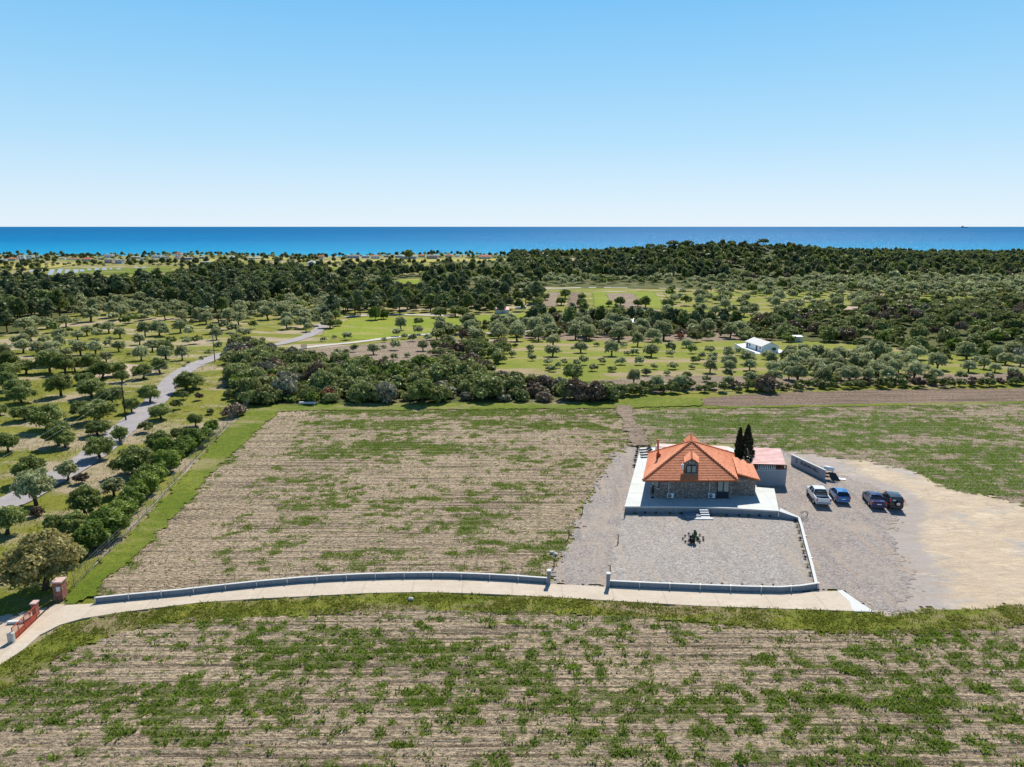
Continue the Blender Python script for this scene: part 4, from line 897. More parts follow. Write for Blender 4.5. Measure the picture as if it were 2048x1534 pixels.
mb = MB(); mb.tube([(0, 0, 0), (0, 0, 3.1)], .06, 8); mb.build('shaft', M['galv'], pw)
mb = MB(); mb.tube([(-.18, 0, 3.0), (.18, 0, 3.0)], .03, 6); mb.build('bracket', M['galv'], pw)
mb = MB(); pts = [P(a_, b_) for a_, b_ in [(46, 1249), (40, 1251), (14, 1251)]]; mb.prism([(pts[0][0], pts[0][1]), (pts[2][0], pts[2][1]), (pts[2][0], pts[2][1] + .35), (pts[0][0], pts[0][1] + .3)], .12, .32)
tag(mb.build('concrete_slab', M['capwhite']), 'long pale slab lying behind the red gate', 'slab')
# ------------------------------------------------------------------ wire fence along the diagonal
fp_ = [P(a_, b_) for a_, b_ in [(150, 1178), (185, 1140), (255, 1072), (300, 1022), (340, 980), (376, 936), (400, 912), (430, 882), (455, 852), (478, 832), (497, 815)]]
wfce = empty('wire_fence', (0, 0, 0), 0, 'wire mesh fence with thin posts climbing the left edge of the field', 'fence')
pl = np.array([k[:2] for k in fp_]); dd_ = np.r_[0, np.cumsum(np.hypot(*np.diff(pl, axis=0).T))]; k = int(dd_[-1] / 2.6); pos = []
for j in range(k + 1):
    t = dd_[-1] * j / k; x, y = np.interp(t, dd_, pl[:, 0]), np.interp(t, dd_, pl[:, 1]); z = float(terr(x, y)); pos.append((x, y, z))
    mb = MB(); mb.tube([(x, y, z - .1), (x + rnd.uniform(-.06, .06), y, z + 1.6)], .028, 5); mb.build('post', M['polepale'], wfce)
mb = MB()
for hz in (.25, .6, .95, 1.3, 1.62): mb.tube([(p[0], p[1], p[2] + hz) for p in pos], .012, 3, cap=False)
for j in range(len(pos) - 1):
    p, q = np.array(pos[j]), np.array(pos[j + 1])
    for s in np.linspace(.12, .88, 5): w = p + (q - p) * s; mb.tube([w + (0, 0, .05), w + (0, 0, 1.6)], .009, 3, cap=False)
mb.build('mesh', M['polepale'], wfce)
hp = [P(a_, b_) for a_, b_ in [(163, 1172), (180, 1142), (208, 1112), (240, 1080), (262, 1056), (285, 1034), (317, 1002), (330, 984), (350, 965), (372, 945), (388, 924), (412, 900), (425, 884), (445, 866), (458, 848), (475, 837), (500, 822)]]
mb = MB(); mb.tube([(p[0] + rnd.uniform(-.1, .1), p[1], .1) for p in hp], .03, 6); tag(mb.build('pale_hose', M['capwhite']), 'pale pipe lying along the foot of the wire fence', 'pipe')
# stake fence behind the long wall
sf = empty('stake_fence', (0, 0, 0), 0, 'row of thin dark stakes with a wire behind the long driveway wall', 'fence'); pos = []
for px, py in [(260, 1187), (330, 1180), (400, 1172), (470, 1164), (540, 1157), (610, 1151), (680, 1147), (750, 1145), (820, 1142), (880, 1141), (929, 1139), (970, 1141), (1005, 1141), (1044, 1143), (1080, 1147)]:
    x, y, _ = P(px, py); mb = MB(); mb.tube([(x, y, 0), (x, y, .95)], .022, 5); mb.build('stake', M['wood'], sf); pos.append((x, y, .35))
mb = MB(); mb.tube(pos, .012, 4); mb.build('wire', M['darkmetal'], sf)

# ------------------------------------------------------------------ utility poles and lines
poles = {}
def upole(px, pyt, pyb, lab, arm=True, mat='pole', dbl=False):
    x, y, z = PT(px, pyb); dxx, dyy, dzz = ray(px, pyt); top_ = CAM_H + dzz / dyy * y; h = top_ - z
    r = empty('utility_pole', (x, y, z), 0, lab, 'utility pole'); mb = MB(); mb.tube([(0, 0, -.2), (0, 0, h)], [.15, .11], 8); mb.build('shaft', M[mat], r)
    if arm:
        mb = MB(); mb.box(-.95, .95, -.06, .06, h - .35, h - .22); mb.build('crossarm', M['polepale'], r)
        for ix in (-.85, -.1, .75): mb = MB(); mb.tube([(ix, 0, h - .22), (ix, 0, h - .02)], .05, 6); mb.build('insulator', M['polepale'], r)
    return (x, y, z + h - .05)
p1 = upole(252, 766, 841, 'dark wooden utility pole beside the nearer road bend')
p2 = upole(430, 672, 724, 'tall utility pole beside the asphalt road before the scrub', True, 'polepale')
p3 = upole(612, 620, 663, 'utility pole standing left of the upper road', False)
p4 = upole(716, 590, 629, 'distant utility pole against the dark pines', False)
pm = PD(-60, 955, 80)
pl_ = empty('power_lines', (0, 0, 0), 0, 'thin overhead power lines strung between the utility poles', 'power line')
for a_, b_ in ((pm, p1), (p1, p2), (p2, p3), (p3, p4)):
    for off in (-.85, .75):
        pts = []
        for t in np.linspace(0, 1, 12):
            w = np.array(a_) * (1 - t) + np.array(b_) * t; w[0] += off; w[2] += .05 - 4 * .9 * t * (1 - t); pts.append(w)
        mb = MB(); mb.tube(pts, .011, 3, cap=False); mb.build('cable', M['grey'], pl_)

# ------------------------------------------------------------------ cars
def loft(mb, st, m=0, cap=True):
    """st: list of (y, [(x,z)...half outline from bottom centre to top centre])"""
    n_ = len(st[0][1]); rings = []
    for y, pr_ in st:
        ring = [(x, y, z) for x, z in pr_] + [(-x, y, z) for x, z in pr_[::-1]]; rings.append(ring)
    k = len(rings[0]); v = [p for r_ in rings for p in r_]; f = []
    for i in range(len(rings) - 1):
        for j in range(k): f.append((i * k + j, i * k + (j + 1) % k, (i + 1) * k + (j + 1) % k, (i + 1) * k + j))
    if cap: f.append(tuple(range(k))[::-1]); f.append(tuple((len(rings) - 1) * k + j for j in range(k)))
    mb.mesh(v, f, m, False)
def car(name, loc, rz, L, Wd, paint_, prof, cab, label, cat, wr=.32, pickup=False, spare=False, lights=None, clr=.30, plate=True):
    r = empty(name, (loc[0], loc[1], .15), rz, label, cat, 'cars parked on the gravel'); w = Wd / 2
    mb = MB(); st = []
    for y, ztop, ws in prof: st.append((y, [(0, clr), (w * ws * .93, clr), (w * ws, clr + .18), (w * ws, (clr + ztop) / 2 + .05), (w * ws * .97, ztop - .06), (w * ws * .90, ztop), (0, ztop)]))
    loft(mb, st); body = mb.build('body', paint_, r, .03)
    # cabin: glass block with painted roof
    zb = cab['zb']; zr_ = cab['zr']; mb = MB()
    y0, y1, y2, y3 = cab['y']; wb_, wt = w * .93, w * cab.get('wt', .74)
    v = [(-wb_, y0, zb), (wb_, y0, zb), (wb_, y3, zb), (-wb_, y3, zb), (-wt, y1, zr_ - .02), (wt, y1, zr_ - .02), (wt, y2, zr_ - .02), (-wt, y2, zr_ - .02)]
    mb.mesh(v, [(0, 3, 2, 1), (4, 5, 6, 7), (0, 1, 5, 4), (1, 2, 6, 5), (2, 3, 7, 6), (3, 0, 4, 7)]); mb.build('windows', M['glass'], r)
    mb = MB(); e = .03
    loft(mb, [(y1 - .02, [(0, zr_ - .02), (wt + e, zr_ - .03), (wt, zr_ + .02), (0, zr_ + .05)]), ((y1 + y2) / 2, [(0, zr_ - .02), (wt + e, zr_ - .02), (wt, zr_ + .05), (0, zr_ + .09)]), (y2 + .05, [(0, zr_ - .03), (wt + e, zr_ - .04), (wt, zr_ + .0), (0, zr_ + .03)])])
    mb.build('roof', paint_, r, .02)
    mb = MB()
    for s in (-1, 1):
        for (ya, yb) in ((y0, y1), (y3, y2)): mb.tube([(s * wb_, ya, zb), (s * wt, yb, zr_)], .05, 5)
        ym = (y0 + y3) / 2 - .05; mb.tube([(s * wb_, ym, zb), (s * wt, (y1 + y2) / 2 - .05, zr_)], .045, 5)
    mb.build('pillars', paint_, r)
    for s in (-1, 1):
        for yw in cab['wheels']:
            x = s * (w - .10); mb = MB(); mb.tube([(x - s * .12, yw, wr), (x + s * .11, yw, wr)], wr, 16); wh = mb.build('wheel', M['tyre'], r)
            mb = MB(); mb.tube([(x + s * .111, yw, wr), (x + s * .125, yw, wr)], [wr * .62, wr * .55], 12); mb.build('rim', M['rim'], wh)
        mb = MB(); yt, zt, hh, ww = lights; x = s * w * .87; mb.box(x - ww / 2, x + ww / 2, yt, yt + .09, zt, zt + hh); mb.build('tail_light', M['taillight'], r)
        mb = MB(); mb.box(s * w * .96 if s > 0 else s * w * .96 - .2, s * w * .96 + .2 if s > 0 else s * w * .96, y3 - .55, y3 - .42, zb + .0, zb + .16); mb.build('mirror', paint_, r, .02)
    if plate: mb = MB(); mb.box(-.26, .26, -.045, -.02, .62, .73); mb.build('number_plate', M['white'], r)
    mb = MB(); mb.box(-w * .9, w * .9, -.09, .1, clr + .02, clr + .26); mb.build('bumper', M['grey'] if pickup else paint_, r, .03)
    if pickup:
        mb = MB(); mb.box(-w * .84, w * .84, .10, 1.52, .80, .84); 
        mb.build('load_bed', M['bedliner'], r)
        mb = MB(); mb.box(-w * .86, w * .86, 1.30, 1.36, 1.18, 1.34); mb.tube([(-w * .82, 1.4, 1.1), (-w * .70, 1.25, 1.62), (w * .70, 1.25, 1.62), (w * .82, 1.4, 1.1)], .045, 8); mb.build('roll_bar', M['black'], r)
        mb = MB(); mb.box(-.5, -.05, .4, .9, .86, 1.0, 0, .3); mb.box(.15, .5, .3, .7, .86, .98, 0, -.2); mb.build('cargo', M['carblue'], r)
    if spare:
        mb = MB(); mb.tube([(.12, -.24, .92), (.12, -.05, .92)], .34, 18); sw_ = mb.build('spare_wheel', M['tyre'], r); mb = MB(); mb.tube([(.12, -.255, .92), (.12, -.24, .92)], [.2, .24], 14); mb.build('rim', M['rim'], sw_)
        mb = MB(); mb.box(-.5, -.12, -.035, -.015, 1.25, 1.4); mb.build('badge', M['galv'], r)
    return r
def pk_rear(pxl, pyl, pxr, pyr): a_, b_ = P(pxl, pyl), P(pxr, pyr); return ((a_[0] + b_[0]) / 2, (a_[1] + b_[1]) / 2)
c1 = pk_rear(1621.5, 1010.5, 1652.5, 1011.5)
# pickup: body as open bed
car('pickup_truck', (c1[0] + .15, c1[1] - 1.0), R(-8), 5.2, 1.86, M['carwhite'], [(0, .80, .97), (.09, .80, 1.0), (1.50, .80, 1.0), (1.55, 1.16, 1.0), (3.9, 1.12, 1.0), (4.4, 1.08, .98), (5.0, .98, .92), (5.15, .85, .84)],
    dict(zb=1.12, zr=1.76, y=(1.60, 1.78, 3.05, 3.85), wheels=(1.05, 4.15)), 'white pickup truck with open load bed parked nearest the house', 'pickup truck', .38, True, False, (-.03, .82, .30, .14), .42)
r = bpy.data.objects['pickup_truck']
for s in (-1, 1):
    mb = MB(); x0_, x1_ = (s * .93, s * .80); mb.box(min(x0_, x1_), max(x0_, x1_), .0, 1.52, .801, 1.18); mb.build('bed_side', M['carwhite'], r, .02)
mb = MB(); mb.box(-.80, .80, -.01, .09, .801, 1.17); mb.build('tailgate', M['carwhite'], r, .02)
c2 = pk_rear(1666, 1004, 1694, 1007)
car('hatchback_car', (c2[0], c2[1] - .85), R(-9), 3.95, 1.72, M['carblue'], [(0, .92, .90), (.08, .98, .98), (.6, 1.0, 1.0), (2.6, .97, 1.0), (3.3, .90, .97), (3.8, .76, .86), (3.93, .62, .74)],
    dict(zb=.95, zr=1.42, y=(.10, .55, 2.05, 3.0), wheels=(.72, 3.2), wt=.70), 'bright blue hatchback parked right of the white pickup', 'car', .31, False, False, (-.02, .78, .22, .2), .26)
c3 = pk_rear(1732, 1013, 1762, 1016.5)
car('saloon_car', (c3[0] + .1, c3[1] - 1.05), R(-10), 4.5, 1.75, M['carnavy'], [(0, .88, .90), (.07, .98, .97), (.9, 1.0, 1.0), (3.1, .95, 1.0), (3.9, .86, .96), (4.35, .72, .84), (4.47, .60, .72)],
    dict(zb=.95, zr=1.38, y=(.72, 1.35, 2.6, 3.45), wheels=(1.0, 3.65), wt=.70), 'dark navy saloon parked between the blue hatchback and the black off-roader', 'car', .32, False, False, (-.02, .76, .16, .32), .24)
c4 = pk_rear(1770, 1016.5, 1797, 1020.5)
car('offroad_car', (c4[0] + .1, c4[1] - .75), R(-11), 3.9, 1.72, M['carblack'], [(0, 1.0, .92), (.06, 1.06, .98), (.6, 1.08, 1.0), (2.6, 1.05, 1.0), (3.3, 1.0, .97), (3.75, .88, .90), (3.88, .74, .82)],
    dict(zb=1.05, zr=1.66, y=(.04, .22, 2.1, 2.75), wheels=(.68, 3.1), wt=.80), 'black off-road car with a spare wheel on its back door, rightmost of the parked cars', 'car', .36, False, True, (-.03, 1.1, .42, .16), .36, plate=False)

# ------------------------------------------------------------------ cottage and sheds
def cottage():
    A = PT(1523, 704.5); y0 = A[1]; zg = A[2]; zb = zg + .5
    D0 = (CAM_H - zb) * ray(1523, 704.2)[1] / -ray(1523, 704.2)[2]
    c0 = P(1523, 704.2, zb); c1_ = P(1490.8, 693.5, zb); c2_ = P(1556.7, 704.0, zb)
    dz = lambda px, py, c: PD(px, py, c[1])[2]
    h0 = dz(1523, 693.0, c0); r = empty('white_cottage', (0, 0, 0), 0, 'small white cottage with a pale gabled roof above the olive orchard', 'cottage')
    c0, c1_, c2_ = map(np.array, (c0, c1_, c2_)); c3_ = c1_ + c2_ - c0; dl = (c1_ - c0); dw = (c2_ - c0)
    poly = [c0, c2_, c3_, c1_]
    rid = dz(1541, 685.0, (c0 + c2_) / 2)
    mb = MB(); mb.prism([tuple(q[:2]) for q in poly], zb, h0)
    g1_, g2_ = (c0 + c2_) / 2, (c1_ + c3_) / 2
    mb.face([(c0[0], c0[1], h0), (c2_[0], c2_[1], h0), (g1_[0], g1_[1], rid - .08)]); mb.face([(c3_[0], c3_[1], h0), (c1_[0], c1_[1], h0), (g2_[0], g2_[1], rid - .08)])
    mb.build('wall', M['cottage'], r)
    ul, uw = dl / np.linalg.norm(dl), dw / np.linalg.norm(dw); ov = .25
    def rp(base, zz, e=0): return np.array((base[0], base[1], zz))
    mb = MB(); slope = (rid - h0) / (np.linalg.norm(dw) / 2)
    for side in (0, 1):
        e0, e1 = (c0, c1_) if side == 0 else (c2_, c3_); s_ = -1 if side == 0 else 1
        q = [e0 + uw * s_ * ov - ul * ov, e1 + uw * s_ * ov + ul * ov, g2_ + ul * ov, g1_ - ul * ov]; zz = [h0 - slope * ov, h0 - slope * ov, rid, rid]
        lo_ = [(p[0], p[1], z + .01) for p, z in zip(q, zz)]; hi = [(p[0], p[1], z + .13) for p, z in zip(q, zz)]
        mb.mesh(lo_ + hi, [(0, 3, 2, 1), (4, 5, 6, 7), (0, 1, 5, 4), (1, 2, 6, 5), (2, 3, 7, 6), (3, 0, 4, 7)])
    mb.build('roof', M['cottroof'], r)
    def opening(nm, o_, dvec, t0, t1, z0, z1, mat='glass'):
        nn = np.array((-dvec[1], dvec[0], 0)) / np.linalg.norm(dvec[:2]); nn = nn if nn @ (np.array((0, 0, 0)) - o_) > 0 else -nn
        q = [o_ + dvec * t0, o_ + dvec * t1, o_ + dvec * t1 + nn * .05, o_ + dvec * t0 + nn * .05]; mb = MB(); mb.prism([tuple(k[:2]) for k in q], zb + (h0 - zb) * z0, zb + (h0 - zb) * z1); mb.build(nm, M[mat], r)
    opening('door', c0, dl, .85, .92, .0, .88, 'black'); opening('window', c0, dl, .70, .77, .35, .85); opening('door', c0, dl, .26, .35, .0, .88, 'black'); opening('window', c0, dl, .06, .13, .35, .85)
    opening('window', c0, dw, .62, .84, .28, .78)
    # plinth terrace
    q = [np.array(P(a_, b_, zb)) for a_, b_ in [(1469, 688.5), (1483, 697), (1509, 706.5), (1535, 708.5), (1571, 704.5), (1566, 700.5), (1530, 690), (1495, 686)]]
    mb = MB(); mb.prism([tuple(k[:2]) for k in q], zg - 1.5, zb - .02); mb.build('terrace', M['cottage'], r)
    mb = MB()
    for i in (0, 1):
        band(mb, q[i + 1][:2], q[i][:2], zb - .018, zb + .35, -.15)
    mb.build('parapet', M['cottage'], r)
cottage()
def shed(name, px, pyb, wpx, hpx, dep_, mat, lab, cat, roofm=None, slope=.0, overhang=.15, zoff=0):
    x, y, z = PT(px, pyb); s = pxm(x, y, z); w = wpx / s; h = hpx / s; r = empty(name, (x, y, z + zoff), 0, lab, cat)
    mb = MB(); mb.prism([(-w / 2, 0), (w / 2, 0), (w / 2, dep_), (-w / 2, dep_)], -.4, [h, h, h + slope, h + slope]); mb.build('wall', M[mat], r)
    o_ = overhang; mb = MB(); v = [(-w / 2 - o_, -o_), (w / 2 + o_, -o_), (w / 2 + o_, dep_ + o_), (-w / 2 - o_, dep_ + o_)]
    mb.prism(v, [h + .003, h + .003, h + slope + .003, h + slope + .003], [h + .12, h + .12, h + slope + .12, h + slope + .12]); mb.build('roof', M[roofm or mat], r)
    mb = MB(); mb.box(-w * .1, w * .15, -.04, -.002, 0, h * .8); mb.build('door', M['grey'], r); return r
shed('tin_shed', 1595.5, 684.5, 19, 11, 3, 'galv', 'small pale tin shed at the scrub edge right of the cottage', 'shed')
shed('metal_roof_shed', 1259, 657, 24, 12, 5, 'greywall', 'shed with a bright pale metal roof among the trees', 'shed', 'panel', .9, .9)
shed('pink_roof_hut', 1005, 627, 26, 7, 6, 'creamwall', 'long low hut with a pink roof at the meadow edge', 'hut', 'pinkroof', .8)
shed('small_white_hut', 1042, 618, 20, 3.5, 4, 'cottage', 'low white hut among trees left of the brown plots', 'hut', 'capwhite', .3)
shed('half_hidden_hut', 911, 590, 14, 8, 5, 'cottage', 'half hidden white hut among the middle trees', 'hut', 'capwhite', .6)
x, y, z = PT(608, 698); ig = empty('field_gate', (x, y, z), 0, 'small dark metal gate beside the pale side lane', 'gate'); s = pxm(x, y, z); w = 11 / s
mb = MB(); mb.box(-w / 2, w / 2, -.04, .04, .3, .45); mb.box(-w / 2, w / 2, -.04, .04, 1.3, 1.4); mb.box(-w / 2, w / 2, -.04, .04, .8, .9); mb.build('rails', M['darkmetal'], ig)
for i in range(7): mb = MB(); u = -w / 2 + w * i / 6; mb.box(u - .05, u + .05, -.05, .05, 0, 1.45); mb.build('bar', M['darkmetal'], ig)
x, y, z = PT(616, 810.5); ib = empty('pale_bench', (x, y, z), 0, 'long pale trough at the foot of the scrub', 'trough'); mb = MB(); mb.box(-1.7, 1.7, -.25, .25, .35, .7, 0); mb.build('trough', M['capwhite'], ib)
for sx in (-1.3, 1.3): mb = MB(); mb.box(sx - .1, sx + .1, -.2, .2, -.1, .348); mb.build('leg', M['greywall'], ib)

# ------------------------------------------------------------------ coastal buildings
CO = [(4, 522, 12, 5, 'cottage', 'f', 'low white house at the left edge of the coast'), (22, 520, 18, 5, 'creamwall', 'r', 'low pink-roofed house second from the left edge'), (42, 519, 12, 9, 'cottage', 'f', 'white two-storey block, left one of a pair near the left edge'),
 (58.5, 519, 12, 9, 'cottage', 'f', 'white two-storey block, right one of a pair near the left edge'), (75, 516, 9, 5, 'greywall', 'f', 'small dark open-sided building right of the white pair'), (124, 517, 10, 3, 'cottage', 'f', 'tiny white house left of the long row'),
 (143, 518, 22, 3, 'cottage', 'r', 'long low white row with red roofs'), (172, 521, 19, 5, 'creamwall', 'R', 'house with a bright red roof near the left of the coast'), (200, 518, 7, 4, 'cottage', 'f', 'tiny white house between the red roof and the blue-grey block'),
 (216, 514, 17, 7, 'cottage', 'f', 'white and pink house behind the blue-grey block'), (217, 525, 16, 8, 'pinkwall', 'f', 'blue-grey and pink block in front of the white and pink house'), (237, 526, 14, 8, 'greywall', 'f', 'pale bluish block right of the pink block'),
 (271, 516, 19, 4, 'creamwall', 'f', 'low cream house right of the bluish block'), (286, 519, 10, 5, 'cottage', 'f', 'small white house below the low cream house'), (312, 515, 18, 6, 'cottage', 'f', 'wide white flat house left of the dark tree clump'), (329, 515, 12, 4, 'cottage', 'f', 'low white extension behind the dark tree clump'),
 (356, 514, 13, 8, 'cottage', 'r', 'white house with a pink upper floor beside the sea'), (361, 517, 14, 4, 'cottage', 'r', 'white single-storey house below the pink upper floor'), (374, 518, 14, 4, 'blueroof', 'f', 'low building with a deep blue side'), (403, 516, 9, 4, 'greywall', 'f', 'small grey house right of the blue building'),
 (410, 527, 17, 5, 'greywall', 'f', 'lavender grey building at the front of the coastal fields'), (424, 526, 8, 4, 'pinkwall', 'f', 'small pink building beside the lavender grey one'), (464, 516, 14, 4, 'cottage', 'h', 'white house with a pale hipped roof'), (508, 517, 22, 3, 'greywall', 'f', 'long grey glasshouse by the sea'),
 (641, 516, 12, 5, 'creamwall', 'R', 'small house with an orange red roof among trees'), (622, 529, 15, 6, 'cottage', 'h', 'white house at the top of the pale track'), (706, 515, 24, 6, 'greywall', 'f', 'grey-white hotel block, left one of three'), (731, 515, 15, 5, 'greywall', 'f', 'grey-white hotel block, middle one of three'), (751, 516, 17, 6, 'cottage', 'r', 'white hotel block with pink trim, right one of three'),
 (772, 513, 9, 4, 'pinkwall', 'f', 'small pinkish block beside the sea'), (798, 514, 16, 4, 'greywall', 'f', 'long grey block left of the big dark tree'), (818, 516, 28, 5, 'greywall', 'f', 'long grey building below the big dark tree'), (843, 513, 12, 4, 'creamwall', 'R', 'small house with an orange roof right of the big dark tree'),
 (864, 516, 22, 7, 'pinkwall', 'f', 'greyish pink building beside the palm-like tree'), (878, 513, 9, 3, 'pinkwall', 'f', 'little pink wing right of the greyish pink building'), (897, 513, 14, 4, 'creamwall', 'R', 'low house with an orange roof in the coast centre'), (914, 512, 9, 3, 'cottage', 'f', 'tiny white house right of the orange roof'),
 (969, 517, 24, 6, 'creamwall', 'R', 'large house with a vivid orange roof near the hill'), (1233, 508, 10, 5, 'cottage', 'f', 'small white house on the left shoulder of the hill'), (1629, 506, 14, 4, 'cottage', 'f', 'white house half hidden on the right shoulder of the hill'), (1596, 502, 8, 3, 'cottage', 'f', 'tiny white building near the hill top'), (1533, 502, 10, 5, 'greywall', 'f', 'grey building under the pine on the hill top')]
for i, (px, py, w, h, mt, rt, lab) in enumerate(CO):
    x, y, z = PT(px, py + 1.5); s = pxm(x, y, z); w_, h_ = w / s, h / s; dp = max(5, w_ * .55)
    r = empty('coastal_house', (x, y, z - .3), rnd.uniform(-.12, .12), lab, 'house', 'houses along the coast')
    mb = MB(); mb.box(-w_ / 2, w_ / 2, 0, dp, -.6, h_); mb.build('wall', M[mt], r)
    mb = MB()
    if rt in 'RrH h'.replace(' ', ''):
        o_ = .4; rh = h_ * (.55 if rt != 'r' else .3); v = [(-w_ / 2 - o_, -o_, h_), (w_ / 2 + o_, -o_, h_), (w_ / 2 + o_, dp + o_, h_), (-w_ / 2 - o_, dp + o_, h_), (-w_ * .25, dp / 2, h_ + rh), (w_ * .25, dp / 2, h_ + rh)]
        mb.mesh(v, [(0, 1, 5, 4), (1, 2, 5), (2, 3, 4, 5), (3, 0, 4), (3, 2, 1, 0)]); mb.build('roof', M['redroof' if rt in 'Rr' else 'capwhite'], r)
    else:
        mb.box(-w_ / 2 - .2, w_ / 2 + .2, -.2, dp + .2, h_ + .01, h_ + .35); mb.build('roof', M['capwhite'], r)
    nw = max(2, int(w_ / 3.2)); 
    for fl in range(1 if h_ < 4.2 else 2):
        for k in range(nw):
            u = -w_ / 2 + w_ * (k + .5) / nw; zz = .9 + fl * 2.8
            if zz + 1.1 < h_: mb = MB(); mb.box(u - .5, u + .5, -.05, -.003, zz, zz + 1.1); mb.build('window', M['glass'], r)
# solar panels
SP_ = [(60, 544, 9, 3), (79, 543, 9, 3), (55, 550, 8, 3), (77, 551, 11, 4), (96.5, 551, 9, 11), (113.5, 549, 9, 10), (130, 548, 9, 8), (147, 547, 10, 7), (161, 544, 9, 4), (176, 541.5, 8, 3), (191, 541.5, 9, 4), (206, 541, 9, 4), (220, 540, 6, 2.5), (235, 540, 8, 2.5), (272, 537.5, 7, 2), (286, 537, 7, 2)]
for i, (px, py, w, h) in enumerate(SP_):
    x, y, z = PT(px, py); s = pxm(x, y, z); w_ = w / s; h_ = h / s
    wd = ['leftmost', 'second', 'third', 'fourth', 'fifth', 'sixth', 'seventh', 'eighth', 'ninth', 'tenth', 'eleventh', 'twelfth', 'thirteenth', 'fourteenth', 'fifteenth', 'rightmost'][[2, 0, 3, 1][i] if False else i]
    r = empty('solar_table', (x, y, z), 0, f'glaring white tilted panel table, {wd} of the row beyond the dark wood', 'solar panel', 'panel tables in the coastal field')
    run = h_ * 1.5; sh = w_ * .35
    mb = MB(); v = [(-w_ / 2 + sh, 0, .6), (w_ / 2 + sh, 0, .6), (w_ / 2, run, .6 + h_ * .9), (-w_ / 2, run, .6 + h_ * .9)]; mb.mesh(v + [(a_, b_, c_ - .12) for a_, b_, c_ in v], [(0, 1, 2, 3), (7, 6, 5, 4), (0, 4, 5, 1), (1, 5, 6, 2), (2, 6, 7, 3), (3, 7, 4, 0)]); mb.build('panel', M['panel'], r)
    for sx in (-.3, .3): mb = MB(); mb.box(w_ * sx - .1, w_ * sx + .1, run * .5 - .1, run * .5 + .1, -.5, .45 + h_ * .42); mb.build('leg', M['grey'], r)
# ship on the horizon
D = 26000.0; dxx, dyy, dzz = ray(1929, 455.0); t = D / dyy; sp = empty('cargo_ship', (dxx * t, D, -7.2), 0, 'hazy grey cargo ship on the horizon at the right', 'ship')
k_ = D / F; mb = MB(); mb.prism([(-6.5 * k_, -14), (6.2 * k_, -14), (7 * k_, 0), (6.2 * k_, 14), (-6.5 * k_, 14)], -3, 1.6 * k_); mb.build('hull', M['ship'], sp)
mb = MB(); mb.box(-6 * k_, -2.2 * k_, -10, 10, 1.6 * k_ + .1, 3.0 * k_); mb.box(-4.5 * k_, -3.5 * k_, -5, 5, 3.0 * k_ + .1, 3.7 * k_); mb.build('superstructure', M['ship'], sp)
# ------------------------------------------------------------------ foliage
def crown_arr(seed, nc, nl, ls, rz=.8, cr=(.26, .42), low=-.35, asp=1.6, open_=.0, cone=0.0, flat=0.0):
    g = np.random.default_rng(seed); V = []; T = []
    for c in range(nc):
        k = (c + .5) / nc; z = 1 - k * (1 - low); th_ = c * 2.39996 + g.uniform(-.5, .5); rr = math.sqrt(max(0, 1 - z * z))
        d = np.array((rr * cos(th_), rr * sin(th_), z)); rad = g.uniform(.42, .78) if g.random() > open_ else g.uniform(.7, .9)
        if g.random() < .25: rad *= .55
        C_ = d * rad; C_[2] *= rz
        if cone: sc = 1 - cone * (C_[2] / rz + .4) / 1.6; C_[0] *= sc; C_[1] *= sc
        r_ = g.uniform(*cr) * (1 - cone * .35 * (z > .3))
        q = g.normal(size=(nl, 3)); q /= np.linalg.norm(q, axis=1)[:, None]; q[:, 2] = np.where(q[:, 2] < -.3, -q[:, 2], q[:, 2])
        pos = C_ + q * r_ * g.uniform(.55, 1.08, (nl, 1)) * np.array((1, 1, .8))
        n = q + g.normal(size=(nl, 3)) * .55; n /= np.linalg.norm(n, axis=1)[:, None]
        a = np.cross(n, g.normal(size=(nl, 3))); a /= np.linalg.norm(a, axis=1)[:, None] + 1e-9; b = np.cross(n, a)
        s = ls * g.uniform(.6, 1.3, (nl, 1)); a *= s * asp * .5; b *= s * .5
        V.append(np.stack([pos - a, pos - b, pos + a, pos + b], 1)); tn = g.uniform(.22, .74) + g.normal(0, .13, nl); T.append(np.repeat(tn, 4))
    V = np.vstack(V).reshape(-1, 3); T = np.concatenate(T); return V, np.clip(T, 0, 1)
def quads(n): return np.arange(n * 4, dtype=np.int32).reshape(-1, 4)
def trunk_mb(seed, zc, r=.09, limbs=4, spread=.5, top=None):
    g = random.Random(seed); mb = MB(); z1 = zc * .45; lean = (g.uniform(-.1, .1), g.uniform(-.1, .1))
    mb.tube([(0, 0, -.08), (lean[0] * .4, lean[1] * .4, z1 * .5), (lean[0], lean[1], z1)], [r * 1.35, r, r * .9], 7)
    for i in range(limbs):
        a = 2 * pi * i / limbs + g.uniform(-.4, .4); s = spread * g.uniform(.7, 1.1)
        mb.tube([(lean[0], lean[1], z1 - .02), (lean[0] + cos(a) * s * .45, lean[1] + sin(a) * s * .45, z1 + (zc - z1) * .6), (lean[0] + cos(a) * s, lean[1] + sin(a) * s, zc + .15 * g.random())], [r * .7, r * .45, r * .2], 5)
    return mb
def mk(name, V, T, mat, faces=None, mats=None, mi=None):
    return arr_mesh(name, V, quads(len(V) // 4) if faces is None else faces, mats or mat, {'tone': T}, mi)
PROTO = {}
def protos(kind, mats, n, args, zc, tr=(.09, 4, .5), seeds=100):
    L = []
    for i in range(n):
        V, T = crown_arr(seeds + i, *args[0], **args[1]); V = V + np.array((0, 0, zc))
        cm_ = mk(kind + '_crown', V, T, M[mats[i % len(mats)]])
        t = trunk_mb(seeds + i, zc, *tr); tm = bpy.data.meshes.new(kind + '_trunk'); tm.from_pydata(t.v, [], t.f); tm.materials.append(M['bark']); tm.polygons.foreach_set('use_smooth', [True] * len(t.f))
        L.append((cm_, tm))
    PROTO[kind] = L
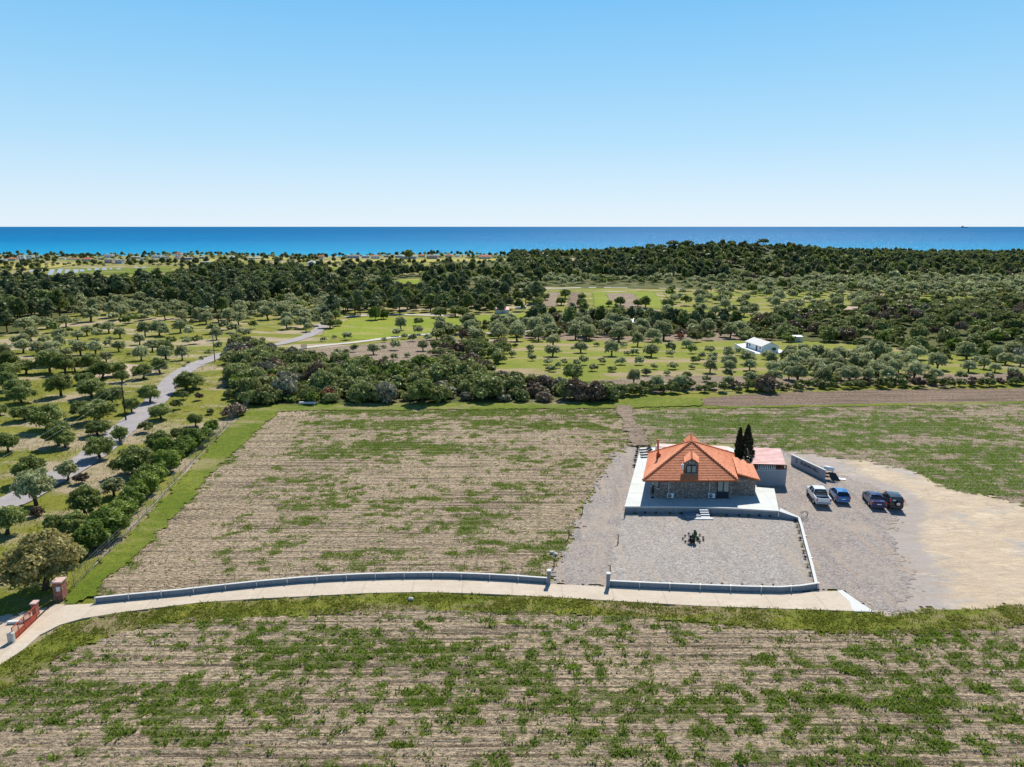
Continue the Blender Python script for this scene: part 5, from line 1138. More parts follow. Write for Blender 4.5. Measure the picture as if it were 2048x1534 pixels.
protos('olive', ['l_olive'], 7, ((52, 62, .12), dict(rz=.86, cr=(.22, .38), open_=.3, low=-.6)), .98, (.10, 4, .5), 100)
protos('youngolive', ['l_olive'], 4, ((26, 42, .15), dict(rz=.85, cr=(.24, .38), open_=.5, low=-.6)), .88, (.12, 4, .5), 150)
protos('broad', ['l_broad'], 6, ((84, 84, .09), dict(rz=.80, cr=(.20, .33), open_=.3, low=-.65)), .86, (.10, 5, .6), 200)
protos('bright', ['l_bright'], 4, ((56, 80, .11), dict(rz=.85, cr=(.24, .36), low=-.7)), .75, (.06, 4, .5), 250)
protos('yellow', ['l_yellow'], 1, ((120, 110, .062), dict(rz=.86, cr=(.15, .27), low=-.75)), .80, (.07, 5, .5), 270)
protos('shrub', ['l_scrub', 'l_scrub', 'l_scrub', 'l_brown', 'l_scrub', 'l_grey', 'l_scrub', 'l_bright'], 8, ((30, 60, .15), dict(rz=.72, cr=(.26, .42), low=-.5)), .45, (.05, 3, .4), 300)
protos('pine', ['l_pine', 'l_pine', 'l_broad', 'l_pine', 'l_scrub', 'l_pine'], 6, ((44, 50, .15), dict(rz=1.15, cr=(.22, .36), cone=.55, low=-.7)), 1.35, (.06, 4, .4), 400)
protos('umbrella', ['l_pine'], 3, ((40, 60, .13), dict(rz=.38, cr=(.2, .3), low=-.1)), 1.5, (.05, 5, .7), 450)
protos('rusty', ['l_red'], 2, ((26, 50, .14), dict(rz=.9, cr=(.2, .36), low=-.5)), .8, (.05, 4, .4), 480)
PROTO['greenshrub'] = [PROTO['shrub'][i] for i in (0, 1, 2, 4, 6, 3)]
PROTO['brownshrub'] = [PROTO['shrub'][3]]
TREES = []
def tree(kind, x, y, z, r, name, cat, label=None, group=None, idx=None, zs=1.0, split=True):
    L = PROTO[kind]; i = idx if idx is not None else rnd.randrange(len(L)); cm_, tm = L[i % len(L)]
    o = empty(name, (x, y, z - .05), rnd.uniform(0, 6.28), label, cat, group); o.scale = (r * rnd.uniform(.85, 1.15), r * rnd.uniform(.85, 1.15), r * zs)
    c = link('crown', cm_, o); link('trunk', tm, o); TREES.append(o); return o
def at(px, py, wpx):
    x, y, z = PT(px, py); return x, y, z, wpx / 2 / pxm(x, y, z)

# --- left grove, read one by one (x, y of the trunk foot, crown width)
BROAD = [(122, 791.5, 50), (18, 780, 44), (37, 792, 46), (44, 806, 54), (50, 840, 46), (94, 858, 70), (118, 891, 56), (131, 894, 40), (184, 794.5, 56), (224, 808.5, 50), (163, 833, 42), (198, 842, 66), (196, 870, 46), (200, 917, 60), (241, 884, 40), (16, 903, 48), (170, 768, 34), (0, 830, 30),
 (60, 963, 64), (14, 1068, 68), (172, 1032, 64), (150, 1062, 48), (108, 1062, 40), (287, 757, 37), (244, 764, 32), (300, 805, 42), (264, 825, 36), (374, 783, 44), (390, 776, 40), (322, 838, 42), (391, 852, 30), (358, 880, 38), (318, 908, 52), (268, 947, 76), (320, 746, 33), (20, 755, 44), (52, 748, 44), (100, 745, 46), (130, 748, 42), (150, 742, 34), (205, 758, 46), (235, 752, 40), (182, 742, 40), (20, 740, 40), (332, 718, 38), (140, 1095, 36)]
OLIVE = [(73, 1010, 72), (136, 960, 48), (228, 992, 50)]
BRIGHT = [(218, 1072, 72), (190, 1098, 54), (408, 878, 34), (384, 893, 46), (356, 914, 46), (345, 928, 40), (334, 942, 44), (316, 960, 44), (292, 990, 48), (262, 1020, 54), (238, 1045, 54), (330, 915, 44), (370, 905, 40), (300, 975, 46), (275, 1005, 48), (248, 1032, 50), (206, 1060, 50), (176, 1086, 50), (160, 1104, 44), (398, 893, 34), (424, 866, 28), (150, 1120, 40)]
z1_ = [(655, 465, 150), (470, 480, 150), (330, 450, 130), (250, 510, 180), (80, 440, 150), (310, 600, 150), (530, 520, 110), (600, 605, 160), (770, 590, 120), (865, 550, 140), (970, 575, 110), (900, 410, 170), (870, 315, 100), (1080, 525, 130), (1190, 575, 120), (1090, 605, 70), (1070, 665, 80), (955, 655, 90), (800, 745, 150), (735, 812, 40), (730, 662, 80), (1055, 822, 130), (950, 745, 160), (1180, 710, 120), (840, 835, 110), (930, 892, 130), (1120, 875, 90), (30, 765, 150), (230, 722, 180), (440, 645, 110), (600, 695, 140), (380, 745, 150), (520, 735, 180), (650, 765, 120), (500, 855, 220), (1240, 445, 110), (1080, 335, 120), (1180, 325, 110), (1130, 405, 100), (760, 435, 70), (690, 520, 70), (240, 640, 120), (160, 640, 90), (980, 500, 90)]
OLIVE += [(a / 4.957, 560 + b / 4.957, c / 4.957) for a, b, c in z1_]
z2_ = [(520, 522, 130), (310, 548, 150), (170, 555, 140), (115, 643, 120), (130, 798, 150), (540, 793, 140), (600, 832, 50), (430, 643, 100), (360, 560, 110), (610, 562, 110), (680, 632, 110), (380, 792, 140), (240, 712, 140), (320, 662, 110), (590, 642, 90), (555, 862, 40), (730, 792, 50), (800, 752, 80), (900, 692, 90), (1065, 607, 110), (1120, 542, 90), (1045, 522, 110), (960, 492, 110), (840, 532, 110), (880, 592, 120), (900, 417, 120), (1000, 397, 100), (1100, 452, 150), (1180, 412, 80), (220, 387, 110), (335, 357, 80), (430, 342, 100), (280, 377, 70), (140, 402, 90), (50, 422, 110), (130, 252, 130), (310, 272, 110), (410, 252, 90), (690, 402, 90), (780, 402, 100), (840, 352, 110), (980, 302, 70), (1035, 287, 60), (1135, 322, 60), (1185, 302, 60), (1245, 282, 70), (230, 482, 70), (140, 492, 90), (450, 382, 90), (550, 382, 90), (640, 432, 60), (10, 752, 60), (1230, 380, 100), (1240, 480, 90), (1180, 560, 80), (560, 470, 90)]
OLIVE += [(256 + a / 4.957, 560 + b / 4.957, c / 4.957) for a, b, c in z2_]
m_ = [(430, 605, 80), (525, 632, 90), (655, 692, 75), (620, 595, 100), (840, 622, 150), (1090, 572, 130), (955, 552, 70), (970, 682, 70), (1070, 682, 90), (1225, 652, 80), (1400, 582, 150), (1480, 612, 70), (1285, 472, 100), (540, 452, 110), (265, 472, 70), (390, 432, 60), (250, 612, 45), (385, 687, 60), (960, 482, 80), (1190, 442, 80), (1100, 412, 100), (1560, 452, 150), (1460, 462, 100), (1670, 382, 150), (1800, 382, 130), (1350, 292, 110), (1350, 392, 110), (1150, 342, 150), (1950, 492, 100), (1600, 290, 110), (1870, 300, 120), (1900, 420, 110), (1720, 470, 100)]
OLIVE += [(600 + a / 5.69, 600 + b / 5.69, c / 5.69) for a, b, c in m_]
z6_ = [(70, 212, 70), (180, 217, 60), (320, 172, 60), (325, 192, 50), (320, 217, 40), (335, 245, 60), (500, 132, 100), (495, 212, 120), (460, 277, 70), (590, 277, 60), (540, 302, 50), (500, 332, 60), (460, 322, 50), (720, 182, 100), (740, 277, 80), (655, 152, 35), (845, 132, 50), (690, 287, 60), (820, 327, 70), (890, 272, 70), (965, 207, 110), (1060, 142, 60), (1145, 202, 70), (1040, 277, 80), (1185, 277, 70), (970, 332, 70), (1240, 362, 70), (1140, 432, 110), (1170, 132, 100), (1250, 207, 80), (200, 142, 50), (1090, 202, 50)]
OR = [(980 + a / 3.97, 660 + b / 3.97, c / 3.97) for a, b, c in z6_]
z7_ = [(135, 462, 100), (320, 467, 100), (90, 217, 110), (130, 132, 80), (245, 172, 75), (240, 212, 60), (260, 312, 80), (110, 312, 60), (45, 362, 70), (215, 362, 50), (370, 382, 70), (415, 187, 75), (370, 142, 90), (490, 232, 60), (440, 267, 75), (410, 312, 55), (555, 187, 75), (580, 242, 80), (570, 282, 75), (555, 342, 100), (525, 412, 65), (700, 242, 110), (705, 292, 110), (710, 327, 90), (700, 382, 80), (705, 447, 95), (790, 202, 70), (850, 272, 110), (870, 322, 110), (880, 432, 125), (1010, 232, 90), (1040, 277, 100), (1055, 342, 110), (1070, 412, 110), (1160, 242, 90), (1190, 292, 100), (1220, 332, 100), (1250, 402, 110)]
OR += [(1280 + a / 3.97, 660 + b / 3.97, c / 3.97) for a, b, c in z7_]
z8_ = [(240, 1292, 120), (190, 1192, 110), (150, 1132, 100), (440, 1312, 120), (400, 1252, 110), (340, 1192, 110), (290, 1112, 90), (640, 1302, 130), (560, 1232, 110), (480, 1162, 110), (430, 1112, 90), (700, 1192, 110), (600, 1122, 110)]
OR += [(1536 + a / 4, 440 + b / 4, c / 4) for a, b, c in z8_]
z9_ = [(40, 292, 100), (125, 307, 100), (275, 302, 110), (190, 247, 110), (90, 192, 110), (270, 227, 100), (355, 242, 110), (180, 152, 130), (40, 162, 90), (310, 192, 90), (460, 217, 90), (460, 292, 130), (535, 247, 80), (620, 287, 90), (635, 217, 120), (390, 172, 100), (480, 142, 120), (430, 112, 60), (310, 122, 50), (700, 162, 70), (600, 112, 70), (810, 287, 75), (865, 237, 110), (850, 142, 150), (920, 182, 80), (975, 212, 85), (1055, 237, 85), (1015, 282, 60), (1060, 152, 100), (1130, 182, 100), (1190, 277, 80), (1180, 132, 120), (1240, 192, 100), (1260, 122, 80)]
OR += [(1700 + a / 3.652, 680 + b / 3.652, c / 3.652) for a, b, c in z9_]

REC = []     # (kind, px, py, x, y, z, r, name, cat)
def add(lst, kind, name, cat, f=1.0):
    for px, py, w in lst:
        x, y, z, r = at(px, py, w * f * 1.0); REC.append([kind, px, py, x, y, z, r, name, cat])
add(BROAD, 'broad', 'broadleaf_tree', 'evergreen tree', 1.02); add(BRIGHT, 'bright', 'hedge_tree', 'hedge tree', 1.18); add(OLIVE, 'olive', 'olive_tree', 'olive tree', 1.02)
for a, b, c in OR:
    kind = 'olive' if c > 17 else 'youngolive'
    x, y, z, r = at(a, b, c * 1.1); REC.append([kind, a, b, x, y, z, r, 'olive_tree', 'olive tree'])
# --- scatter by image region, positions on the ground
def scatter(poly_px, n, mind, seed, ymin=None, dens=None):
    """world positions inside a region; minimum distance mind metres"""
    g = np.random.default_rng(seed); A = np.array(wpoly(poly_px)); x0, y0 = A.min(0); x1, y1 = A.max(0); out = []; cell = {}
    tries = 0
    while len(out) < n and tries < n * 60:
        tries += 1; x, y = g.uniform(x0, x1), g.uniform(y0, y1)
        if not inpoly(np.array([x]), np.array([y]), A)[0]: continue
        if dens and g.random() > dens(x, y): continue
        k = (int(x // mind), int(y // mind)); ok = True
        for i in (-1, 0, 1):
            for j in (-1, 0, 1):
                for q in cell.get((k[0] + i, k[1] + j), ()):
                    if (q[0] - x) ** 2 + (q[1] - y) ** 2 < mind * mind: ok = False
        if ok: cell.setdefault(k, []).append((x, y)); out.append((x, y, float(terr(x, y)), g.random()))
    return out
CLEAR = [wpoly(p_) for p_ in ([(1180, 582), (1310, 581), (1330, 600), (1336, 624), (1184, 622)], [(1080, 582), (1168, 582), (1168, 620), (1076, 620)], [(790, 556), (850, 554), (842, 581), (796, 583)],
          [(640, 672), (700, 633), (900, 630), (1030, 625), (1170, 620), (1150, 634), (1020, 642), (880, 664), (720, 682)], [(590, 549), (640, 532), (700, 534), (700, 547), (640, 551)], [(690, 637), (740, 628), (900, 626), (900, 635)])]
RD = [wpoly([(1024, 581), (1200, 578), (1500, 580), (1500, 572), (1200, 571), (1024, 574)])]
def clear(x, y):
    for c_ in CLEAR + RD:
        if inpoly(np.array([x]), np.array([y]), c_)[0]: return False
    return True
def region(poly, n, mind, seed, kind, name, cat, r0, r1, zs=None, dens=None):
    for x, y, z, u in scatter(poly, n, mind, seed, dens=dens):
        if not clear(x, y): continue
        px, py, _ = proj(x, y, z); REC.append([kind if not callable(kind) else kind(u, x, y), px, py, x, y, z, r0 + (r1 - r0) * u ** 1.3, name, cat])
# scrub belt in front
region([(455, 706), (480, 697), (560, 716), (640, 732), (750, 748), (860, 742), (890, 726), (930, 735), (985, 752), (1050, 770), (1110, 776), (1180, 788), (1215, 795), (1228, 803), (700, 806), (560, 807), (510, 806), (490, 790), (474, 765), (470, 740)], 260, 3.1, 1, 'shrub', 'shrub', 'shrub', 1.7, 3.6)
region([(462, 790), (500, 770), (520, 806), (500, 812), (480, 806)], 8, 2.4, 91, 'shrub', 'shrub', 'shrub', 1.2, 2.0)
region([(870, 700), (960, 690), (1010, 690), (1000, 730), (960, 745), (900, 730)], 34, 3.6, 2, 'shrub', 'shrub', 'shrub', 1.5, 3.0)
region([(1215, 783), (1300, 778), (1500, 775), (1700, 770), (2048, 764), (2200, 762), (2200, 768), (2048, 771), (1700, 778), (1500, 783), (1300, 788), (1220, 793)], 120, 2.0, 3, lambda u, x, y: 'greenshrub', 'shrub', 'shrub', .8, 1.6)
region([(1540, 714), (1750, 712), (1840, 735), (1840, 757), (1570, 763)], 48, 3.0, 31, 'olive', 'olive_tree', 'olive tree', 1.5, 2.3)
for px, py, w in [(1530, 783, 66), (1240, 792, 34), (1225, 790, 26), (1268, 790, 30), (1080, 792, 40), (1150, 800, 70), (1190, 802, 60), (470, 832, 50), (292, 864, 28), (369, 798, 20), (353, 818, 24), (421, 828, 17), (458, 796, 24), (483, 806, 22), (163, 966, 28), (73, 1032, 36), (121, 1092, 30), (398, 800, 18), (1740, 695, 34), (1720, 698, 30)]:
    x, y, z, r = at(px, py, w); REC.append(['brownshrub' if px in (470, 1150, 1190, 1530, 73, 292) else 'shrub', px, py, x, y, z, r, 'shrub', 'shrub'])
# right scrub slope
region([(1480, 652), (1560, 640), (1650, 625), (1700, 640), (1760, 600), (1850, 615), (1960, 610), (2120, 605), (2200, 730), (2048, 728), (1960, 718), (1880, 712), (1800, 698), (1720, 690), (1640, 686), (1560, 684), (1490, 680)], 330, 4.2, 4, 'shrub', 'shrub', 'shrub', 2.0, 3.9)
region([(1180, 640), (1300, 632), (1480, 648), (1500, 672), (1400, 684), (1200, 684), (1020, 684), (880, 690), (870, 660), (1000, 650), (1100, 645)], 150, 4.6, 5, lambda u, x, y: 'shrub' if u < .55 else 'olive', 'shrub', 'shrub', 1.8, 3.4)
# mid woods
region([(700, 612), (900, 604), (1060, 622), (1080, 628), (1030, 630), (900, 630), (700, 632), (640, 645)], 90, 5.0, 6, 'pine', 'pine_tree', 'pine tree', 2.6, 4.4)
region([(1080, 640), (1170, 642), (1340, 645), (1480, 652), (1480, 664), (1300, 662), (1180, 656), (1060, 650)], 120, 4.6, 66, lambda u, x, y: 'pine' if u > .45 else 'shrub', 'shrub', 'shrub', 2.2, 3.6)
region([(560, 600), (640, 600), (680, 620), (668, 650), (640, 662), (600, 668), (560, 660)], 40, 4.8, 7, 'olive', 'olive_tree', 'olive tree', 2.2, 3.3)
region([(500, 575), (620, 566), (800, 585), (1000, 590), (1080, 590), (1080, 612), (900, 606), (640, 602), (560, 600), (500, 606)], 210, 5.0, 8, 'pine', 'pine_tree', 'pine tree', 2.6, 4.6)
# left dark wood
region([(-150, 568), (60, 577), (200, 580), (320, 572), (380, 558), (430, 546), (560, 542), (640, 556), (660, 575), (560, 600), (510, 618), (450, 636), (395, 634), (330, 618), (250, 600), (190, 604), (150, 622), (120, 640), (60, 655), (0, 668), (-180, 690)], 620, 5.2, 9, 'pine', 'pine_tree', 'pine tree', 3.2, 5.6)
region([(80, 622), (150, 614), (230, 606), (380, 620), (440, 640), (520, 615), (640, 612), (560, 640), (420, 650), (250, 640)], 60, 7, 10, 'olive', 'olive_tree', 'olive tree', 2.4, 3.5)
# scattered olives on the right slope
region([(1330, 582), (1480, 578), (1700, 582), (2048, 580), (2150, 584), (2150, 618), (2048, 615), (1860, 610), (1700, 622), (1560, 640), (1480, 642), (1340, 612)], 170, 8.5, 11, 'olive', 'olive_tree', 'olive tree', 2.3, 3.4)
region([(1520, 566), (1800, 562), (2150, 566), (2150, 592), (1840, 592), (1700, 584), (1540, 580)], 240, 6.5, 12, 'olive', 'olive_tree', 'olive tree', 2.6, 4.0)
region([(1030, 566), (1180, 562), (1500, 566), (1500, 574), (1180, 573), (1040, 575)], 60, 8, 14, 'olive', 'olive_tree', 'olive tree', 2.6, 3.8)
region([(640, 556), (700, 540), (900, 545), (1080, 560), (1080, 588), (1000, 586), (800, 582), (660, 574)], 190, 7.5, 13, lambda u, x, y: 'pine' if u > .5 else 'olive', 'pine_tree', 'pine tree', 3.0, 5.0)
# trees by the bright field
for px, py, w in [(1164, 600, 20), (1163, 614, 24), (1168, 622, 22), (1130, 597, 24), (1122, 610, 20), (1090, 600, 22), (1076, 612, 26), (1290, 616, 26), (1275, 614, 20), (1218, 613, 14), (1240, 612, 20), (1336, 618, 24), (750, 640, 30), (768, 638, 24), (636, 640, 22), (672, 640, 22), (676, 652, 20), (660, 656, 24), (880, 635, 30), (911, 633, 30), (926, 634, 26)]:
    x, y, z, r = at(px, py, w); REC.append(['bright' if px in (750, 768, 676) else 'broad', px, py, x, y, z, r, 'broadleaf_tree', 'evergreen tree'])
# hill woods and coast: world-space scatter
def world_scatter(x0, x1, y0, y1, n, mind, seed, dens):
    g = np.random.default_rng(seed); out = []; cell = {}; t = 0
    while len(out) < n and t < n * 40:
        t += 1; x, y = g.uniform(x0, x1), g.uniform(y0, y1)
        if g.random() > dens(x, y): continue
        k = (int(x // mind), int(y // mind))
        if any((q[0] - x) ** 2 + (q[1] - y) ** 2 < mind * mind for i in (-1, 0, 1) for j in (-1, 0, 1) for q in cell.get((k[0] + i, k[1] + j), ())): continue
        cell.setdefault(k, []).append((x, y)); out.append((x, y, float(terr(x, y)), g.random()))
    return out
HC = [wpoly(p_) for p_ in ([(1024, 532), (1055, 517), (1085, 514), (1082, 524), (1040, 534)], [(1106, 530), (1106, 517), (1152, 515), (1154, 529)], [(636, 530), (700, 516), (1020, 515), (1020, 523), (860, 527), (720, 531)], [(1225, 512), (1245, 512), (1245, 505), (1225, 505)])]
hill_edge = wpoly([(1024, 562), (1180, 560), (1500, 564), (1530, 562), (1800, 560), (2048, 563), (2300, 566)])
hx = np.array([p_[0] for p_ in hill_edge]); hy = np.array([p_[1] for p_ in hill_edge])
def hilld(x, y):
    if y < np.interp(x, hx, hy) + 4: return 0
    for c_ in HC:
        if inpoly(np.array([x]), np.array([y]), c_)[0]: return 0
    return 1.0 if fbm(x / 60, y / 60, 4, 3) > .33 else .6
HILL = world_scatter(0, 760, 380, 1010, 4600, 5.4, 77, hilld)
def cod(x, y):
    px, py, _ = proj(x, y, -5)
    if 95 < px < 350 and 533 < py < 556: return 0
    if 585 < px < 700 and 530 < py < 550: return .15
    if 395 < px < 580 and 513 < py < 530: return .25
    if 636 < px < 1020 and 515 < py < 528: return .05
    if py < 513: return .5
    return .45 * (fbm(x / 50, y / 30, 8, 3) > .45) + .12
COAST = world_scatter(-760, 40, 560, 1014, 1500, 7.0, 78, cod)

# individual trees: the largest in the picture of each kind; the rest become masses
ROOM = {'olive tree': 292, 'pine tree': 285, 'shrub': 290, 'evergreen tree': 200, 'hedge tree': 50}
MASS = []
HB = [(c_[0], c_[1] + 1.5, c_[2]) for c_ in CO] + [(c_[0], c_[1], c_[2]) for c_ in SP_] + [(140, 550, 110)]
HB = [(a_, PT(a_, b_)[1], w_) for a_, b_, w_ in HB]
def hides(x, y, r):
    px, py, d = proj(x, y, -5); k = F * r / d
    return any(abs(px - a_) < w_ / 2 + k * .5 and yy - 75 < y < yy + 8 for a_, yy, w_ in HB)
for x, y, z, u in HILL:
    r_ = (2.4 + 2.2 * u) * (.62 if z > 6.5 and y > 690 else 1)
    if not hides(x, y, r_): MASS.append(('pine' if u > .35 else 'olive', x, y, z, r_, 'hill'))
for x, y, z, u in COAST:
    r_ = 1.4 + 1.8 * u
    if not hides(x, y, r_): MASS.append(('pine' if u > .6 else 'olive', x, y, z, r_, 'coast'))
for rec in REC:
    if rec[0] == 'pine': rec[7], rec[8] = 'pine_tree', 'pine tree'
    elif rec[0] == 'olive' and rec[8] in ('shrub', 'pine tree'): rec[7], rec[8] = 'olive_tree', 'olive tree'
INDIV = []
for cat in ROOM:
    L = [q for q in REC if q[8] == cat]; L.sort(key=lambda q: -q[6] * pxm(q[3], q[4], q[5]) * (1 if -30 < q[1] < 2078 else .01))
    INDIV += L[:ROOM[cat]]
    for q in L[ROOM[cat]:]: MASS.append((q[0], q[3], q[4], q[5], q[6], cat))
LM = [('the white cottage', 1520, 700), ('the pale tin shed', 1595, 680), ('the nearer wooden utility pole', 252, 835), ('the utility pole by the scrub', 430, 722), ('the red sliding gate', 50, 1260),
      ('the end of the asphalt road', 650, 640), ('the small dark field gate', 608, 698), ('the metal-roofed shed', 1259, 652), ('the bright rectangular field', 1255, 600), ('the pink-roofed hut', 1005, 625),
      ('the long pale trough', 616, 808), ('the start of the field track', 1245, 805), ('the upper end of the wire fence', 497, 812), ('the solar panel row', 160, 545), ('the distant pole by the pines', 716, 625), ('the first road bend', 345, 765),
      ('the small meadow among the pines', 820, 568), ('the left end of the ploughed field', 1400, 800), ('the bright meadow', 850, 648), ('the coast-side dark woods', 60, 600), ('the right frame edge below the hill', 2040, 600), ('the right end of the orchard', 2040, 740), ('the wooded hill top', 1480, 495)]
_u = 'zero first second third fourth fifth sixth seventh eighth ninth tenth eleventh twelfth thirteenth fourteenth fifteenth sixteenth seventeenth eighteenth nineteenth'.split()
def ordw(i):
    i += 1
    if i == 1: return 'nearest'
    if i < 20: return _u[i] + ' nearest'
    T_ = {2: 'twenty', 3: 'thirty', 4: 'forty', 5: 'fifty'}[i // 10]
    return (T_ + '-' + _u[i % 10] if i % 10 else T_[:-1] + 'ieth') + ' nearest'
ORD_ = ['nearest', 'second nearest', 'third nearest', 'fourth nearest', 'fifth nearest', 'sixth nearest', 'seventh nearest', 'eighth nearest', 'ninth nearest', 'tenth nearest']
def labels(recs):
    bk = {}
    for q in recs:
        best = min(LM, key=lambda l: hypot(q[1] - l[1], (q[2] - l[2]) * 2.2)); dx, dy = q[1] - best[1], (q[2] - best[2]) * 2.2
        side = ('left of' if dx < 0 else 'right of') if abs(dx) > abs(dy) else ('beyond' if dy < 0 else 'in front of')
        bk.setdefault((q[8], best[0], side), []).append((hypot(dx, dy), q))
    out = {}
    for (cat, lm, side), L in bk.items():
        L.sort(key=lambda t: t[0])
        for i, (d_, q) in enumerate(L):
            if i < 59: out[id(q)] = f'{ordw(i)} {cat} {side} {lm}'
            else: out[id(q)] = f'{cat} farther {side} {lm}, past the nearest sixty'
    return out
LAB = labels(INDIV)
for q in INDIV:
    kind, px, py, x, y, z, r, name, cat = q; adj = {'olive': 'grey-green ', 'youngolive': 'small thin ', 'broad': 'dark round ', 'bright': 'fresh green ', 'pine': 'dark ', 'shrub': ''}.get(kind, '')
    grp = {'olive tree': 'olive trees of the groves', 'pine tree': 'pines of the woods', 'shrub': 'shrubs of the scrub', 'evergreen tree': 'round evergreen trees of the left grove', 'hedge tree': 'fresh green trees along the wire fence'}[cat]
    idx = None
    tree(kind, x, y, z, r, name, cat, LAB[id(q)].replace(cat, adj + cat, 1), grp, idx, rnd.uniform(.78, 1.18) if kind != 'shrub' else rnd.uniform(.7, 1.35))
# one-off trees
x, y, z, r = at(90, 1178, 150); tree('yellow', x, y, z, r, 'big_evergreen_tree', 'tree', 'largest yellowish-topped bushy tree beside the red stone gate pillar', None, 0, 1.0)
for px, py, w, lab in [(658, 800, 34, 'rusty brown dying tree in the middle of the scrub belt'), (545, 770, 30, 'reddish bare-looking bush at the left of the scrub belt'), (1090, 678, 16, 'small rust-red bush at the top left of the orchard'), (1182, 680, 18, 'rust-red bush behind the middle orchard rows'), (1362, 680, 18, 'dark rust-red bush behind the right orchard rows'), (775, 742, 20, 'reddish bush at the top edge of the scrub belt')]:
    x, y, z, r = at(px, py, w); tree('rusty', x, y, z, r, 'rusty_tree', 'dry tree', lab)
for px, py, w, lab in [(845, 806, 60, 'large pale-topped round bush in front of the scrub belt'), (1146, 762, 44, 'round dark bush at the near left corner of the orchard')]:
    x, y, z, r = at(px, py, w); tree('broad', x, y, z, r, 'round_bush', 'bush', lab)
for px, py, w, lab in [(1300, 504, 22, 'leftmost umbrella pine on the hill crest'), (1322, 503, 20, 'second umbrella pine on the hill crest'), (1345, 502, 26, 'tallest umbrella pine in the crest group'), (1375, 501, 26, 'right umbrella pine of the crest group'), (1415, 499, 16, 'small umbrella pine right of the crest gap'), (1462, 496, 20, 'pine at the highest point of the hill'), (1525, 500, 28, 'spreading pine above the grey hilltop building'), (1552, 501, 16, 'small pine right of the grey hilltop building'), (1705, 508, 16, 'single pine on the skyline right of the hill'), (1940, 506, 22, 'dark pine on the far right skyline'), (2020, 505, 22, 'rightmost pine on the far right skyline')]:
    x, y, z = PT(px, py + 5); x, y = x, min(y, 720); z = float(terr(x, y)); r = w / 2 / pxm(x, y, z); tree('umbrella', x, y, z, r, 'umbrella_pine', 'umbrella pine', lab)
x, y, z, r = at(818, 519, 20); tree('broad', x, y, z, r, 'big_coastal_tree', 'tree', 'big dark dome-shaped tree on the coast skyline', None, None, 1.2)
for px, w in ((326, 14), (338, 12), (352, 12), (366, 12), (388, 12), (394, 14), (340, 10)):
    x, y, z, r = at(px, 530, w); MASS.append(('pine', x, y, z, r, 'coast'))
# palm
x, y, z = PT(849.5, 519); s = pxm(x, y, z); pt = empty('palm_tree', (x, y, z), 0, 'small palm standing out on the coast skyline', 'palm'); h = 13 / s
mb = MB(); mb.tube([(0, 0, 0), (.2, 0, h * .75)], [.35, .25], 6); mb.build('trunk', M['bark'], pt); mb = MB()
for i in range(22):
    a = i * 2.4; e = .2 + .8 * ((i * 37) % 22) / 22; L_ = h * .3; d = np.array((cos(a) * e, sin(a) * e, 1.1 - e)); b = np.array((.2, 0, h * .75)); tip = b + d * L_ + (0, 0, -.4 * e * L_); side = np.array((-sin(a), cos(a), 0)) * .35
    mb.face([b - side * .3, b + d * L_ * .5 - side, tip, b + d * L_ * .5 + side])
mb.build('crown', M['l_pine'], pt)
# cypresses beside the house
for px, py, top_, w, lab in [(1477, 917, 858, 13, 'left and slimmer of the two dark cypresses behind the house'), (1492, 920, 852, 19, 'right and fuller of the two dark cypresses behind the house')]:
    x, y, z = P(px, py); y0 = 95.0; x = PD(px, py, y0)[0]; h = PD(px, top_, y0)[2]; r_ = 1.75 * w / 2 / pxm(x, y0, 3)
    g = np.random.default_rng(px); n_ = 3400; t = g.random(n_) ** .8; rad = r_ * np.sin(np.clip(.12 + t * .9, 0, 1) * pi) ** .6 * (1 - t * .45) * (.75 + .4 * vnoise(t * 9, t * 0, px)); a = g.uniform(0, 2 * pi, n_); rr = rad * g.uniform(.55, 1.05, n_)
    pos = np.stack([rr * np.cos(a), rr * np.sin(a), .2 + t * (h - .3)], 1); up = np.stack([np.cos(a) * .35, np.sin(a) * .35, np.ones(n_)], 1) + g.normal(0, .3, (n_, 3)); sd = np.cross(up, g.normal(size=(n_, 3))); sd /= np.linalg.norm(sd, axis=1)[:, None]
    V = np.stack([pos - up * .02, pos + sd * .07 + up * .12, pos + up * .30, pos - sd * .07 + up * .12], 1).reshape(-1, 3)
    o = empty('cypress_tree', (x, y0, 0), 0, lab, 'cypress', 'cypresses behind the house'); link('crown', mk('cypress_crown', V, np.repeat(np.clip(.45 + g.normal(0, .2, n_), 0, 1), 4), M['l_cypress']), o)
    mb = MB(); mb.tube([(0, 0, 0), (0, 0, h * .8)], [.12, .04], 6); mb.build('trunk', M['bark'], o)

